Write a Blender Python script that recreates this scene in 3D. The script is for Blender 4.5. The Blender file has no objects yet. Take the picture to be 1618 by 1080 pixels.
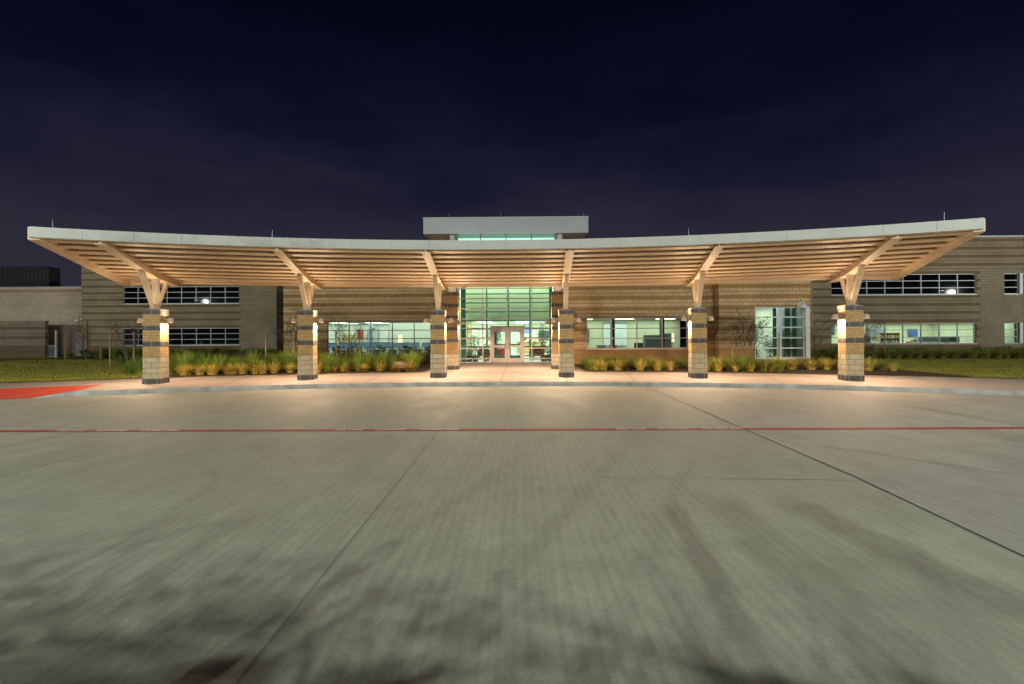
import bpy, bmesh, math, random
from mathutils import Vector, Matrix
R = math.radians
rnd = random.Random(7)
scene = bpy.context.scene
C = scene.collection

# ------------------------------------------------------------------ camera
cam_d = bpy.data.cameras.new('camera'); cam = bpy.data.objects.new('camera', cam_d); C.objects.link(cam)
cam_d.sensor_width = 36; cam_d.lens = 36*764/1618; cam_d.shift_y = -12/1618
cam_d.clip_start = .05; cam_d.clip_end = 3000
cam.matrix_world = Matrix.Translation((.65, 0, 1.8)) @ Matrix.Rotation(R(.65), 4, 'Z') @ Matrix.Rotation(R(90), 4, 'X') @ Matrix.Rotation(R(-.31), 4, 'Z')
scene.camera = cam
# ------------------------------------------------------------------ night sky
W = bpy.data.worlds.new('World'); scene.world = W; W.use_nodes = True
nt = W.node_tree; nt.nodes.clear()
wo = nt.nodes.new('ShaderNodeOutputWorld'); bg = nt.nodes.new('ShaderNodeBackground')
tc = nt.nodes.new('ShaderNodeTexCoord'); sx = nt.nodes.new('ShaderNodeSeparateXYZ'); rp = nt.nodes.new('ShaderNodeValToRGB')
cl = nt.nodes.new('ShaderNodeTexNoise'); cl.inputs['Scale'].default_value = 3.0; cl.inputs['Detail'].default_value = 4
mp = nt.nodes.new('ShaderNodeMapping'); mp.inputs['Scale'].default_value = (1, 1, 3.5)
m1 = nt.nodes.new('ShaderNodeMath'); m1.operation = 'MULTIPLY_ADD'; m1.inputs[1].default_value = .24
ad = nt.nodes.new('ShaderNodeMath'); ad.operation = 'SUBTRACT'; ad.inputs[1].default_value = .12
L = nt.links.new
L(tc.outputs['Generated'], mp.inputs[0]); L(mp.outputs[0], cl.inputs['Vector'])
L(tc.outputs['Generated'], sx.inputs[0]); L(cl.outputs['Fac'], m1.inputs[0]); L(sx.outputs['Z'], m1.inputs[2])
L(m1.outputs[0], ad.inputs[0]); L(ad.outputs[0], rp.inputs[0])
e = rp.color_ramp.elements
e[0].position = 0; e[0].color = (.031, .028, .043, 1)
e[1].position = .78; e[1].color = (.0010, .0011, .0045, 1)
for p_, c_ in ((.19, (.0220, .0210, .0365)), (.29, (.0105, .0107, .0262)), (.39, (.0040, .0044, .0152)), (.52, (.0018, .0020, .0085))):
    q = e.new(p_); q.color = c_+(1,)
L(rp.outputs[0], bg.inputs[0]); bg.inputs[1].default_value = 1.0; L(bg.outputs[0], wo.inputs[0])
scene.view_settings.view_transform = 'Standard'; scene.view_settings.look = 'None'
scene.view_settings.exposure = 0; scene.view_settings.gamma = 1
scene.cycles.use_denoising = True; scene.cycles.use_adaptive_sampling = False; W.cycles.sampling_method = 'NONE'
scene.cycles.max_bounces = 8; scene.cycles.diffuse_bounces = 4; scene.cycles.glossy_bounces = 3; scene.cycles.transparent_max_bounces = 12
scene.cycles.sample_clamp_indirect = 4
scene.cycles.caustics_reflective = False; scene.cycles.caustics_refractive = False
P_LOT, P_SCONCE, P_UP, E_ROOM = 3000, 205, 62, 1.55

# ------------------------------------------------------------------ materials
def srgb(r, g, b):
    f = lambda v: (v/255/12.92) if v/255 <= .04045 else ((v/255+.055)/1.055)**2.4
    return (f(r), f(g), f(b))
class NB:
    def __init__(s, name):
        s.m = bpy.data.materials.new(name); s.m.use_nodes = True; s.t = s.m.node_tree; s.t.nodes.clear()
        s.out = s.n('OutputMaterial'); s.tc = s.n('TexCoord')
    def n(s, kind, **kw):
        x = s.t.nodes.new('ShaderNode'+kind)
        for k, v in kw.items(): setattr(x, k, v)
        return x
    def l(s, a, b): s.t.links.new(a, b)
    def put(s, inp, v):
        if hasattr(v, 'links'): s.l(v, inp)
        elif isinstance(v, tuple) and len(v) == 3 and len(getattr(inp, 'default_value', (0,0,0))) == 4: inp.default_value = v+(1,)
        else: inp.default_value = v
    def math(s, op, a, b=None, c=None):
        x = s.n('Math', operation=op)
        for i, v in enumerate((a, b, c)):
            if v is not None: s.put(x.inputs[i], v)
        return x.outputs[0]
    def mix(s, f, a, b, mode='MIX'):
        x = s.n('Mix', data_type='RGBA', blend_type=mode)
        s.put(x.inputs[0], f); s.put(x.inputs[6], a); s.put(x.inputs[7], b)
        return x.outputs[2]
    def noise(s, scale, detail=3, vec=None, stretch=None, rough=.5):
        x = s.n('TexNoise'); x.inputs['Scale'].default_value = scale; x.inputs['Detail'].default_value = detail
        x.inputs['Roughness'].default_value = rough
        v = vec or s.tc.outputs['Object']
        if stretch:
            m = s.n('Mapping'); m.inputs['Scale'].default_value = stretch; s.l(v, m.inputs[0]); v = m.outputs[0]
        s.l(v, x.inputs['Vector']); return x.outputs['Fac']
    def rng(s, v, a, b, c=0, d=1):
        x = s.n('MapRange'); x.clamp = True
        for i, q in enumerate((v, a, b, c, d)): s.put(x.inputs[i], q)
        return x.outputs[0]
    def principled(s, col, rough=.7, bump=None, bd=.01, bs=.5, **kw):
        b = s.n('BsdfPrincipled'); s.put(b.inputs['Base Color'], col); s.put(b.inputs['Roughness'], rough)
        for k, v in kw.items(): s.put(b.inputs[k.replace('_', ' ')], v)
        if bump is not None:
            q = s.n('Bump'); q.inputs['Strength'].default_value = bs; q.inputs['Distance'].default_value = bd
            s.l(bump, q.inputs['Height']); s.l(q.outputs[0], b.inputs['Normal'])
        s.l(b.outputs[0], s.out.inputs[0]); return b
def plain(name, col, rough=.6, var=.15, scale=3, metallic=0, bump=0, stretch=None):
    s = NB(name); f = s.noise(scale, 4, stretch=stretch)
    c = s.mix(s.rng(f, .3, .7), tuple(v*(1-var) for v in col), tuple(min(1, v*(1+var)) for v in col))
    s.principled(c, rough, f if bump else None, bump or .01, .6, Metallic=metallic); return s.m
def emit(name, col, st):
    s = NB(name); e_ = s.n('Emission'); s.put(e_.inputs[0], col); e_.inputs[1].default_value = st
    s.l(e_.outputs[0], s.out.inputs[0]); s.m.cycles.emission_sampling = 'NONE'; return s.m
def glass(name, tint, refl=1.0):
    s = NB(name); t = s.n('BsdfTransparent'); s.put(t.inputs[0], tint)
    g = s.n('BsdfGlossy'); g.inputs['Roughness'].default_value = .015; s.put(g.inputs[0], (.9*refl,)*3)
    fr = s.n('Fresnel'); fr.inputs[0].default_value = 1.6
    x = s.n('MixShader'); s.l(fr.outputs[0], x.inputs[0]); s.l(t.outputs[0], x.inputs[1]); s.l(g.outputs[0], x.inputs[2])
    s.l(x.outputs[0], s.out.inputs[0]); return s.m
def masonry(name, block, brick=None, mortar=(.10, .09, .08), band=None, solid_below=None, local=False, bw=.4, bh=.2, brw=.203, brh=.0677, split=1.0, var=.07):
    """block coursing with optional bands of thin brick (band = offset, period, width, all in metres of height)"""
    s = NB(name); sp = s.n('SeparateXYZ'); s.l(s.tc.outputs['Object'], sp.inputs[0])
    ns = s.n('SeparateXYZ'); s.l(s.tc.outputs['Normal'], ns.inputs[0])
    side = s.math('GREATER_THAN', s.math('ABSOLUTE', ns.outputs['X']), .6)
    u = s.math('ADD', s.math('MULTIPLY', sp.outputs['X'], s.math('SUBTRACT', 1.0, side)), s.math('MULTIPLY', s.math('ADD', sp.outputs['Y'], .1), side))
    v = s.n('CombineXYZ'); s.l(u, v.inputs[0]); s.l(sp.outputs['Z'], v.inputs[1])
    def bt(w, h, c, ms):
        x = s.n('TexBrick'); s.l(v.outputs[0], x.inputs['Vector'])
        x.inputs['Scale'].default_value = 1; x.inputs['Brick Width'].default_value = w; x.inputs['Row Height'].default_value = h
        x.inputs['Mortar Size'].default_value = ms; x.inputs['Mortar Smooth'].default_value = .1; x.inputs['Bias'].default_value = 0
        s.put(x.inputs['Color1'], tuple(q*(1-var) for q in c)); s.put(x.inputs['Color2'], tuple(q*(1+var) for q in c)); s.put(x.inputs['Mortar'], mortar)
        return x
    a = bt(bw, bh, block, .010); col, fac = a.outputs['Color'], a.outputs['Fac']
    if brick:
        b = bt(brw, brh, brick, .005)
        mask = None
        if band:
            fr = s.math('FRACT', s.math('DIVIDE', s.math('SUBTRACT', sp.outputs['Z'], band[0]), band[1]))
            mask = s.math('LESS_THAN', fr, band[2]/band[1])
        if solid_below is not None:
            q = s.math('LESS_THAN', sp.outputs['Z'], solid_below); mask = s.math('MAXIMUM', mask, q) if mask else q
        col = s.mix(mask, col, b.outputs['Color'])
        x = s.n('Mix'); s.l(mask, x.inputs[0]); s.l(fac, x.inputs[2]); s.l(b.outputs['Fac'], x.inputs[3]); fac = x.outputs[0]
    n1 = s.noise(38, 5, rough=.65); n2 = s.noise(.6, 4)
    col = s.mix(1.0, col, s.mix(s.rng(n1, .3, .7), (.90, .89, .88), (1.08, 1.08, 1.08)), 'MULTIPLY')
    col = s.mix(1.0, col, s.mix(s.rng(n2, .3, .7), (.86, .85, .84), (1.1, 1.1, 1.08)), 'MULTIPLY')
    h = s.math('SUBTRACT', s.math('MULTIPLY', n1, split), fac)
    s.principled(col, .85, h, .02, .8); return s.m

M = {}
def mk_mats():
    band = (.12, .61, .2)
    M['wall'] = masonry('striped block and brick', (.60, .42, .24), (.43, .245, .085), band=band, solid_below=.72, mortar=(.19, .11, .05))
    M['wall_wing'] = masonry('striped wing masonry', (.40, .32, .23), (.30, .185, .09), band=band, solid_below=.72, mortar=(.14, .10, .065))
    M['cmu'] = masonry('plain grey block', (.39, .31, .225), mortar=(.14, .10, .065))
    M['cmu_pale'] = masonry('pale pinkish block', (.62, .48, .40), (.46, .31, .2), band=(.0, 5.9, .25), mortar=(.2, .16, .14), var=.08)
    M['screen'] = masonry('ribbed screen wall masonry', (.30, .25, .19), (.22, .14, .09), band=(.05, .8, .22), solid_below=.8, var=.12)
    M['col_block'] = masonry('pale split face block', (.50, .435, .31), split=1.6, var=.10, mortar=(.22, .19, .15))
    M['col_brick'] = masonry('buff column brick', (.54, .37, .155), bw=.203, bh=.0677, mortar=(.27, .20, .12), var=.16)
    M['col_dark'] = masonry('dark grey accent block', (.085, .082, .085), mortar=(.33, .30, .27), var=.1, split=.4)
    M['pil_brick'] = masonry('brown entry pillar brick', (.42, .27, .12), bw=.203, bh=.0677, mortar=(.25, .17, .09), var=.14)
    M['steel'] = plain('tan painted steel', (.68, .535, .375), .45, .06, 1.5)
    M['deck'] = plain('shade darkened roof deck', (.27, .195, .13), .6, .06, 2)  # colour darkened to stand in for the shade between the purlins
    M['fascia'] = plain('light grey metal panel', (.47, .48, .46), .6, .05, .8, .0)
    M['fascia_dark'] = plain('silver grey metal panel', (.40, .41, .45), .4, .05, .8, .3)
    M['soffit'] = plain('grey soffit panel', (.40, .42, .42), .5, .06, 1)
    M['seam'] = plain('panel seam', (.36, .36, .35), .7)  # thin joint lines between the metal panels
    M['alu'] = plain('grey window aluminium', (.17, .18, .19), .4, .06, 4, .3)
    M['alu_white'] = plain('pale window aluminium', (.42, .45, .49), .4, .05, 4, .1)
    M['alu_bright'] = plain('white window frame', (.74, .76, .80), .4, .04)
    M['alu_pink'] = plain('clear anodised aluminium', (.58, .46, .40), .38, .06, 4, .35)
    M['alu_green'] = plain('inner vestibule aluminium', (.04, .11, .085), .45, .06, 4, .2)
    M['glass'] = glass('window glass', (.80, .92, .86))
    M['glass_dark'] = glass('tinted upper glass', (.42, .52, .5))
    M['glass_green'] = glass('green tinted glass', (.89, .96, .89))
    M['dark_metal'] = plain('black metal', (.02, .02, .02), .5)
    M['roof'] = plain('roof membrane', (.25, .25, .25), .9)
    M['white_paint'] = plain('white paint', (.72, .73, .72), .5, .05)
    M['room_wall'] = plain('cream interior wall', (.62, .63, .42), .8, .05, .7)
    M['room_wall_white'] = plain('white interior wall', (.70, .72, .60), .8, .04, .7)
    M['room_green'] = plain('sage green wall', (.70, .77, .58), .75, .04, .7)
    M['room_floor'] = plain('grey carpet tile', (.16, .18, .19), .9, .2, 3)
    M['ceiling'] = plain('ceiling tile', (.78, .80, .76), .9, .04, 2)
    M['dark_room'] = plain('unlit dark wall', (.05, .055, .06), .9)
    M['red'] = plain('red upholstery', (.42, .04, .035), .7, .1)
    M['maroon'] = plain('maroon upholstery', (.20, .035, .03), .7, .1)
    M['wood'] = plain('blond wood', (.52, .38, .16), .5, .12, 3)
    M['grey_plastic'] = plain('grey laminate', (.26, .30, .32), .5, .1)
    M['teal_dark'] = plain('dark cabinet laminate', (.06, .09, .09), .5, .1)
    M['black_plastic'] = plain('black plastic', (.025, .028, .03), .4, .1)
    M['screen_on'] = emit('computer screen glow', (.35, .62, .72), .30)
    M['tv_on'] = emit('television picture', (.35, .45, 1.0), 1.6)
    M['lamp_shade'] = emit('glowing lamp shade', (1, .75, .45), 1.8)
    M['panel'] = emit('fluorescent ceiling panel', (.86, 1.0, .90), 4)
    M['panel_dim'] = emit('dim night light panel', (.8, 1.0, .92), .35)
    M['panel_green'] = emit('lobby fluorescent panel', (.86, 1.0, .86), 4)
    M['clere'] = emit('glowing clerestory lamp', (.5, 1.0, .78), 1.5)
    M['lens'] = emit('warm sconce lens', (1.0, .72, .42), 14)
    M['pole_lens'] = emit('cool lot lamp lens', (.72, 1.0, .92), 22)
    M['bronze'] = plain('lamp housing paint', (.45, .38, .33), .4, .08)
    M['bark'] = plain('grey bark', (.17, .14, .11), .9, .3, 12)
    M['stake'] = plain('weathered stake timber', (.42, .30, .16), .8, .2, 8)
    M['leaf_dark'] = plain('dark sapling leaf', (.05, .045, .03), .7, .3, 5)
    M['leaf'] = plain('green foliage', (.05, .11, .035), .6, .4, 4)
    M['pot'] = plain('planter pot', (.12, .10, .08), .6)
    M['mulch'] = plain('bark mulch', (.075, .045, .028), .95, .5, 14, bump=.05)
    M['kerb'] = plain('kerb concrete', (.40, .40, .39), .8, .25, 3)
    M['joint'] = plain('joint sealant', (.035, .03, .024), .9)
    M['joint_pale'] = plain('hairline joint', (.19, .18, .15), .9)
    M['paint_white'] = plain('worn white lettering paint', (.86, .78, .75), .7, .1, 20)
    M['ornament'] = emit('tree lights', (1, .7, .35), 2.5)
    M['curtain'] = plain('pale vertical blind', (.70, .76, .72), .8, .05, 4, stretch=(8, 1, .1))
    for nm, c in (('book_red', (.45, .05, .04)), ('book_blue', (.06, .12, .4)), ('book_yellow', (.6, .45, .08)), ('book_white', (.7, .7, .66)), ('book_green', (.08, .3, .14))):
        M[nm] = plain(nm.replace('_', ' '), c, .6)
    # --- foliage of ornamental grasses
    for nm, c0, c1, c2 in (('grass_yellow', (.64, .50, .09), (.52, .46, .09), (.68, .46, .09)), ('grass_green', (.13, .25, .025), (.20, .30, .035), (.28, .31, .05)),
                           ('grass_olive', (.24, .26, .05), (.36, .32, .06), (.18, .21, .04)), ('grass_rust', (.38, .15, .03), (.30, .14, .03), (.42, .22, .05)),
                           ('shrub_dark', (.035, .03, .018), (.05, .03, .02), (.03, .04, .018))):
        s = NB(nm); oi = s.n('ObjectInfo'); f = s.noise(9, 2)
        c = s.mix(oi.outputs['Random'], c0, c1); c = s.mix(s.rng(f, .45, .7), c, c2)
        s.principled(c, .7); M[nm] = s.m
    # --- lawn
    s = NB('lawn grass'); a = s.noise(.35, 4, stretch=(.5, 1.6, 1)); b = s.noise(22, 4, stretch=(1, 1, 1)); c = s.mix(s.rng(a, .3, .7), (.22, .23, .028), (.38, .33, .05))
    c = s.mix(1, c, s.mix(s.rng(b, .3, .7), (.5, .52, .5), (1.4, 1.35, 1.3)), 'MULTIPLY'); s.principled(c, .9, b, .06, 1.0); M['lawn'] = s.m
    s = NB('turf blade'); f = s.noise(.5, 4, stretch=(.5, 1.6, 1)); s.principled(s.mix(s.rng(f, .3, .7), (.20, .22, .03), (.36, .31, .05)), .8); M['turf'] = s.m
    # --- red ramp with tooled diamonds
    s = NB('red stamped ramp'); sp = s.n('SeparateXYZ'); s.l(s.tc.outputs['Object'], sp.inputs[0])
    a = s.math('SINE', s.math('MULTIPLY', s.math('ADD', sp.outputs['X'], sp.outputs['Y']), 60.0)); b = s.math('SINE', s.math('MULTIPLY', s.math('SUBTRACT', sp.outputs['X'], sp.outputs['Y']), 60.0))
    h = s.math('MULTIPLY', a, b); f = s.noise(3, 4)
    s.principled(s.mix(s.rng(f, .3, .7), (.64, .065, .035), (.80, .11, .055)), .75, h, .008, .6); M['red_ramp'] = s.m
    # --- red stripe, worn
    s = NB('worn red stripe paint'); f = s.noise(5, 5, rough=.7); s.principled(s.mix(s.rng(f, .35, .62), (.56, .045, .035), (.40, .05, .04)), .7); M['stripe'] = s.m
    # --- walkway concrete
    s = NB('broom finished walkway'); a = s.noise(.5, 5); b = s.noise(30, 3)
    c = s.mix(s.rng(a, .3, .7), (.44, .36, .31), (.53, .44, .385)); c = s.mix(1, c, s.mix(s.rng(b, .3, .7), (.88, .88, .88), (1.1, 1.1, 1.1)), 'MULTIPLY'); s.principled(c, .8, b, .003); M['walk'] = s.m
    # --- road concrete : tined, blotched, stained
    s = NB('tined road concrete'); O = s.tc.outputs['Object']; sp = s.n('SeparateXYZ'); s.l(O, sp.inputs[0])
    big = s.noise(.22, 5, stretch=(1, .8, 1)); mid = s.noise(1.1, 6, stretch=(1, .55, 1), rough=.62); fine = s.noise(55, 3)
    tine = s.noise(30, 3, stretch=(1.6, .03, 1), rough=.6); tine2 = s.noise(3.2, 5, stretch=(1, .35, 1), rough=.7)
    c = s.mix(s.rng(big, .32, .68), (.335, .335, .283), (.405, .40, .330))
    right = s.rng(sp.outputs['X'], 5.15, 5.25)
    c = s.mix(s.math('MULTIPLY', right, .8), c, s.mix(s.rng(mid, .3, .7), (.33, .315, .28), (.42, .40, .37)))
    c = s.mix(1, c, s.mix(s.rng(mid, .3, .72), (.91, .91, .92), (1.07, 1.06, 1.05)), 'MULTIPLY')
    c = s.mix(1, c, s.mix(s.rng(tine, .3, .72), (.94, .94, .935), (1.05, 1.05, 1.05)), 'MULTIPLY')
    c = s.mix(1, c, s.mix(s.rng(tine2, .3, .7), (.88, .88, .87), (1.08, 1.08, 1.08)), 'MULTIPLY')
    c = s.mix(1, c, s.mix(s.rng(fine, .3, .7), (.9, .9, .9), (1.1, 1.1, 1.1)), 'MULTIPLY')
    gv = s.math('SINE', s.math('ADD', s.math('MULTIPLY', sp.outputs['X'], 58.0), s.math('MULTIPLY', s.noise(1.3, 3, stretch=(1, .12, 1)), 9.0)))
    c = s.mix(1, c, s.mix(s.rng(gv, -.2, 1), (1.03, 1.03, 1.03), (.96, .96, .96)), 'MULTIPLY')
    grit = s.noise(17, 4, rough=.8)
    c = s.mix(1, c, s.mix(s.rng(grit, .35, .65), (.92, .92, .92), (1.07, 1.07, 1.07)), 'MULTIPLY')
    # pock marks and oil spots
    vo = s.n('TexVoronoi'); vo.inputs['Scale'].default_value = 3.2; s.l(O, vo.inputs['Vector'])
    wm = s.noise(6, 3); d = s.math('ADD', vo.outputs['Distance'], s.math('MULTIPLY', wm, .12))
    spot = s.math('MULTIPLY', s.rng(d, .10, .15, 1, 0), s.rng(s.noise(.9, 2), .5, .6))
    c = s.mix(s.math('MULTIPLY', spot, .38), c, (.13, .12, .10))
    # drip streaks where cars park at the kerb side of the lane : (x0, y0, x1, y1, half width, strength)
    wob = s.noise(1.6, 5, rough=.65); wob2 = s.noise(5, 4)
    for x0, y0, x1, y1, hw, k in ((2.42, 5.7, 2.0, 2.2, .11, .62), (3.0, 5.9, 2.9, 2.2, .26, .42), (3.72, 5.85, 4.35, 2.7, .24, .55), (1.95, 3.7, 1.8, 2.2, .24, .35), (3.55, 4.6, 3.6, 2.2, .5, .30), (4.7, 4.6, 5.0, 2.8, .2, .3)):
        dx, dy = x1-x0, y1-y0; ln = math.hypot(dx, dy); ux, uy = dx/ln, dy/ln
        px = s.math('SUBTRACT', sp.outputs['X'], x0); py = s.math('SUBTRACT', sp.outputs['Y'], y0)
        al = s.math('ADD', s.math('MULTIPLY', px, ux), s.math('MULTIPLY', py, uy))
        ac = s.math('ABSOLUTE', s.math('SUBTRACT', s.math('MULTIPLY', px, uy), s.math('MULTIPLY', py, ux)))
        ac = s.math('ADD', ac, s.math('MULTIPLY', s.math('SUBTRACT', wob, .5), hw*1.5))
        ac = s.math('ADD', ac, s.math('MULTIPLY', s.math('SUBTRACT', wob2, .5), hw*.7))
        mk = s.math('MULTIPLY', s.math('MULTIPLY', s.rng(grit, .36, .56, .45, 1), s.rng(ac, hw*.55, hw*1.3, 1, 0)), s.math('MULTIPLY', s.rng(al, -.05, .45), s.rng(al, ln-.8, ln+.2, 1, 0)))
        c = s.mix(s.math('MULTIPLY', mk, k*.8), c, (.125, .115, .085))
    # tyre scuff arcs left of centre
    for cx, cy, rr, hw, k in ((-4.6, 6.3, 2.1, .03, .16), (-5.3, 5.6, 2.05, .08, .2)):
        ddx = s.math('SUBTRACT', sp.outputs['X'], cx); ddy = s.math('SUBTRACT', sp.outputs['Y'], cy)
        q = s.math('SQRT', s.math('ADD', s.math('MULTIPLY', ddx, ddx), s.math('MULTIPLY', ddy, ddy)))
        q = s.math('ABSOLUTE', s.math('SUBTRACT', q, rr)); mk = s.math('MULTIPLY', s.rng(q, hw*.4, hw*1.4, 1, 0), s.rng(ddx, .4, 1.4))
        mk = s.math('MULTIPLY', mk, s.rng(wob, .4, .6)); c = s.mix(s.math('MULTIPLY', mk, k), c, (.10, .10, .09))
    h = s.math('ADD', tine, s.math('MULTIPLY', fine, .4))
    s.principled(c, s.rng(mid, .3, .7, .62, .8), h, .004, .55); M['road'] = s.m
    M['far_ground'] = plain('dark far ground', (.06, .065, .03), .95, .3, .2)
    # lobby floor tiles
    s = NB('checkered lobby tile'); ck = s.n('TexChecker'); s.l(s.tc.outputs['Object'], ck.inputs[0]); ck.inputs['Scale'].default_value = .7
    s.put(ck.inputs[1], (.62, .62, .58)); s.put(ck.inputs[2], (.25, .28, .27)); s.principled(ck.outputs[0], .25); M['tile'] = s.m
mk_mats()

# ------------------------------------------------------------------ mesh helpers
class MB:
    def __init__(s): s.v = []; s.f = []
    def add(s, vs, fs):
        o = len(s.v); s.v += [tuple(v) for v in vs]; s.f += [tuple(i+o for i in f) for f in fs]; return s
    def quad(s, a, b, c, d): return s.add((a, b, c, d), ((0, 1, 2, 3),))
    def box(s, x0, x1, y0, y1, z0, z1):
        v = [(x, y, z) for z in (z0, z1) for y in (y0, y1) for x in (x0, x1)]
        return s.add(v, ((0, 2, 3, 1), (4, 5, 7, 6), (0, 1, 5, 4), (2, 6, 7, 3), (0, 4, 6, 2), (1, 3, 7, 5)))
    def tube(s, p0, p1, r0, r1=None, n=8, caps=True):
        r1 = r0 if r1 is None else r1
        p0, p1 = Vector(p0), Vector(p1); d = (p1-p0).normalized()
        a = d.orthogonal().normalized(); b = d.cross(a); vs = []
        for p, r in ((p0, r0), (p1, r1)):
            for i in range(n):
                t = 2*math.pi*i/n; vs.append(p+a*(r*math.cos(t))+b*(r*math.sin(t)))
        fs = [(i, (i+1) % n, n+(i+1) % n, n+i) for i in range(n)]
        if caps: fs += [tuple(range(n-1, -1, -1)), tuple(range(n, 2*n))]
        return s.add(vs, fs)
    def bar(s, p0, p1, w, h, up=(0, 0, 1)):
        """rectangular bar from p0 to p1"""
        p0, p1 = Vector(p0), Vector(p1); d = (p1-p0).normalized(); u = Vector(up); a = d.cross(u).normalized(); b = a.cross(d)
        vs = [p+a*(i*w/2)+b*(j*h/2) for p in (p0, p1) for i, j in ((-1, -1), (1, -1), (1, 1), (-1, 1))]
        return s.add(vs, ((0, 1, 2, 3), (7, 6, 5, 4), (0, 4, 5, 1), (1, 5, 6, 2), (2, 6, 7, 3), (3, 7, 4, 0)))
    def lathe(s, prof, n=14, at=(0, 0, 0)):
        vs = []; fs = []
        for r, z in prof:
            for i in range(n):
                t = 2*math.pi*i/n; vs.append((at[0]+r*math.cos(t), at[1]+r*math.sin(t), at[2]+z))
        for k in range(len(prof)-1):
            for i in range(n): fs.append((k*n+i, k*n+(i+1) % n, (k+1)*n+(i+1) % n, (k+1)*n+i))
        fs += [tuple(range(n-1, -1, -1)), tuple(range((len(prof)-1)*n, len(prof)*n))]
        return s.add(vs, fs)
    def sweep(s, prof, a0, a1, n):
        """closed (r, z) profile swept along the canopy arc"""
        k = len(prof); vs = []; fs = []
        for j in range(n+1):
            a = a0+(a1-a0)*j/n
            for r, z in prof: vs.append(polar(r, a, z))
        for j in range(n):
            for i in range(k): fs.append((j*k+i, j*k+(i+1) % k, (j+1)*k+(i+1) % k, (j+1)*k+i))
        fs += [tuple(range(k-1, -1, -1)), tuple(range(n*k, n*k+k))]
        return s.add(vs, fs)
    def radial(s, poly, a, t, off=0):
        """(r, z) polygon extruded t wide across the arc at angle a"""
        tx, ty = math.cos(a), -math.sin(a); k = len(poly); vs = []
        for sgn in (-.5, .5):
            for r, z in poly:
                p = polar(r, a, z); vs.append((p[0]+tx*(sgn*t+off), p[1]+ty*(sgn*t+off), z))
        fs = [tuple(range(k-1, -1, -1)), tuple(range(k, 2*k))]+[(i, (i+1) % k, k+(i+1) % k, k+i) for i in range(k)]
        return s.add(vs, fs)
    def build(s, name, mat, parent=None, loc=None, smooth=False):
        me = bpy.data.meshes.new(name); me.from_pydata(s.v, [], s.f); me.update()
        bm = bmesh.new(); bm.from_mesh(me); bmesh.ops.recalc_face_normals(bm, faces=bm.faces); bm.to_mesh(me); bm.free()
        me.materials.append(M[mat] if isinstance(mat, str) else mat)
        if smooth:
            for p in me.polygons: p.use_smooth = True
        o = bpy.data.objects.new(name, me); C.objects.link(o)
        if parent: o.parent = parent
        if loc: o.location = loc
        return o
ARC_Y = -20.0
def polar(r, a, z=0): return (r*math.sin(a), ARC_Y+r*math.cos(a), z)
def tag(o, label, cat, group=None):
    o['label'] = label; o['category'] = cat
    if group: o['group'] = group
    return o
def thing(name, label, cat, loc=(0, 0, 0), rz=0, group=None):
    o = bpy.data.objects.new(name, None); C.objects.link(o); o.location = loc; o.rotation_euler = (0, 0, rz); o.empty_display_size = .2
    return tag(o, label, cat, group)
def structure(o): o['kind'] = 'structure'; return o
def copy_tree(o, parent=None):
    c = o.copy(); C.objects.link(c)
    if parent: c.parent = parent
    for ch in list(o.children): copy_tree(ch, c)
    return c
def place(o, loc, rz=0, label=None, group=None, sc=None):
    o.location = loc; o.rotation_euler = (0, 0, rz)
    if sc: o.scale = (sc, sc, sc) if not isinstance(sc, tuple) else sc
    if label: o['label'] = label
    if group: o['group'] = group
    return o
def wall_mb(m, x0, x1, z0, z1, y, t, holes=()):
    xs = sorted({x0, x1, *[h[0] for h in holes], *[h[1] for h in holes]}); zs = sorted({z0, z1, *[h[2] for h in holes], *[h[3] for h in holes]})
    xs = [x for x in xs if x0 <= x <= x1]; zs = [z for z in zs if z0 <= z <= z1]
    ins = lambda cx, cz: any(h[0] < cx < h[1] and h[2] < cz < h[3] for h in holes)
    for i in range(len(xs)-1):
        for j in range(len(zs)-1):
            if ins((xs[i]+xs[i+1])/2, (zs[j]+zs[j+1])/2): continue
            for yy in (y, y+t): m.quad((xs[i], yy, zs[j]), (xs[i+1], yy, zs[j]), (xs[i+1], yy, zs[j+1]), (xs[i], yy, zs[j+1]))
    for (a, b, c, d) in list(holes)+[(x0, x1, z0, z1)]:
        a, b, c, d = max(a, x0), min(b, x1), max(c, z0), min(d, z1)
        for p, q in (((a, c), (b, c)), ((b, c), (b, d)), ((b, d), (a, d)), ((a, d), (a, c))):
            m.quad((p[0], y, p[1]), (q[0], y, q[1]), (q[0], y+t, q[1]), (p[0], y+t, p[1]))
    return m
def window(parent, x0, x1, z0, z1, y, xs, zs, fm='alu_white', gm='glass', fw=.05, name='window', sill=True):
    """frame + mullions; one pane sheet as a sub-part"""
    m = MB(); ya, yb = y+.05, y+.15
    m.box(x0, x0+fw, ya, yb, z0, z1); m.box(x1-fw, x1, ya, yb, z0, z1)
    xe = [x0+fw]+[q for x in xs for q in (x-fw/2, x+fw/2)]+[x1-fw]
    for x in xs: m.box(x-fw/2, x+fw/2, ya, yb, z0, z1)
    for i in range(0, len(xe), 2):
        for z in [z0+fw/2]+list(zs)+[z1-fw/2]: m.box(xe[i], xe[i+1], ya+.004, yb-.004, z-fw/2, z+fw/2)
    w = m.build(name, fm, parent)
    MB().quad((x0+.02, y+.10, z0+.02), (x1-.02, y+.10, z0+.02), (x1-.02, y+.10, z1-.02), (x0+.02, y+.10, z1-.02)).build('pane', gm, w)
    if sill: MB().box(x0-.05, x1+.05, y-.05, y+.048, z0-.06, z0-.004).build('sill', fm, w)
    return w
def lin(a, b, n): return [a+(b-a)*i/n for i in range(1, n)]

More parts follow.
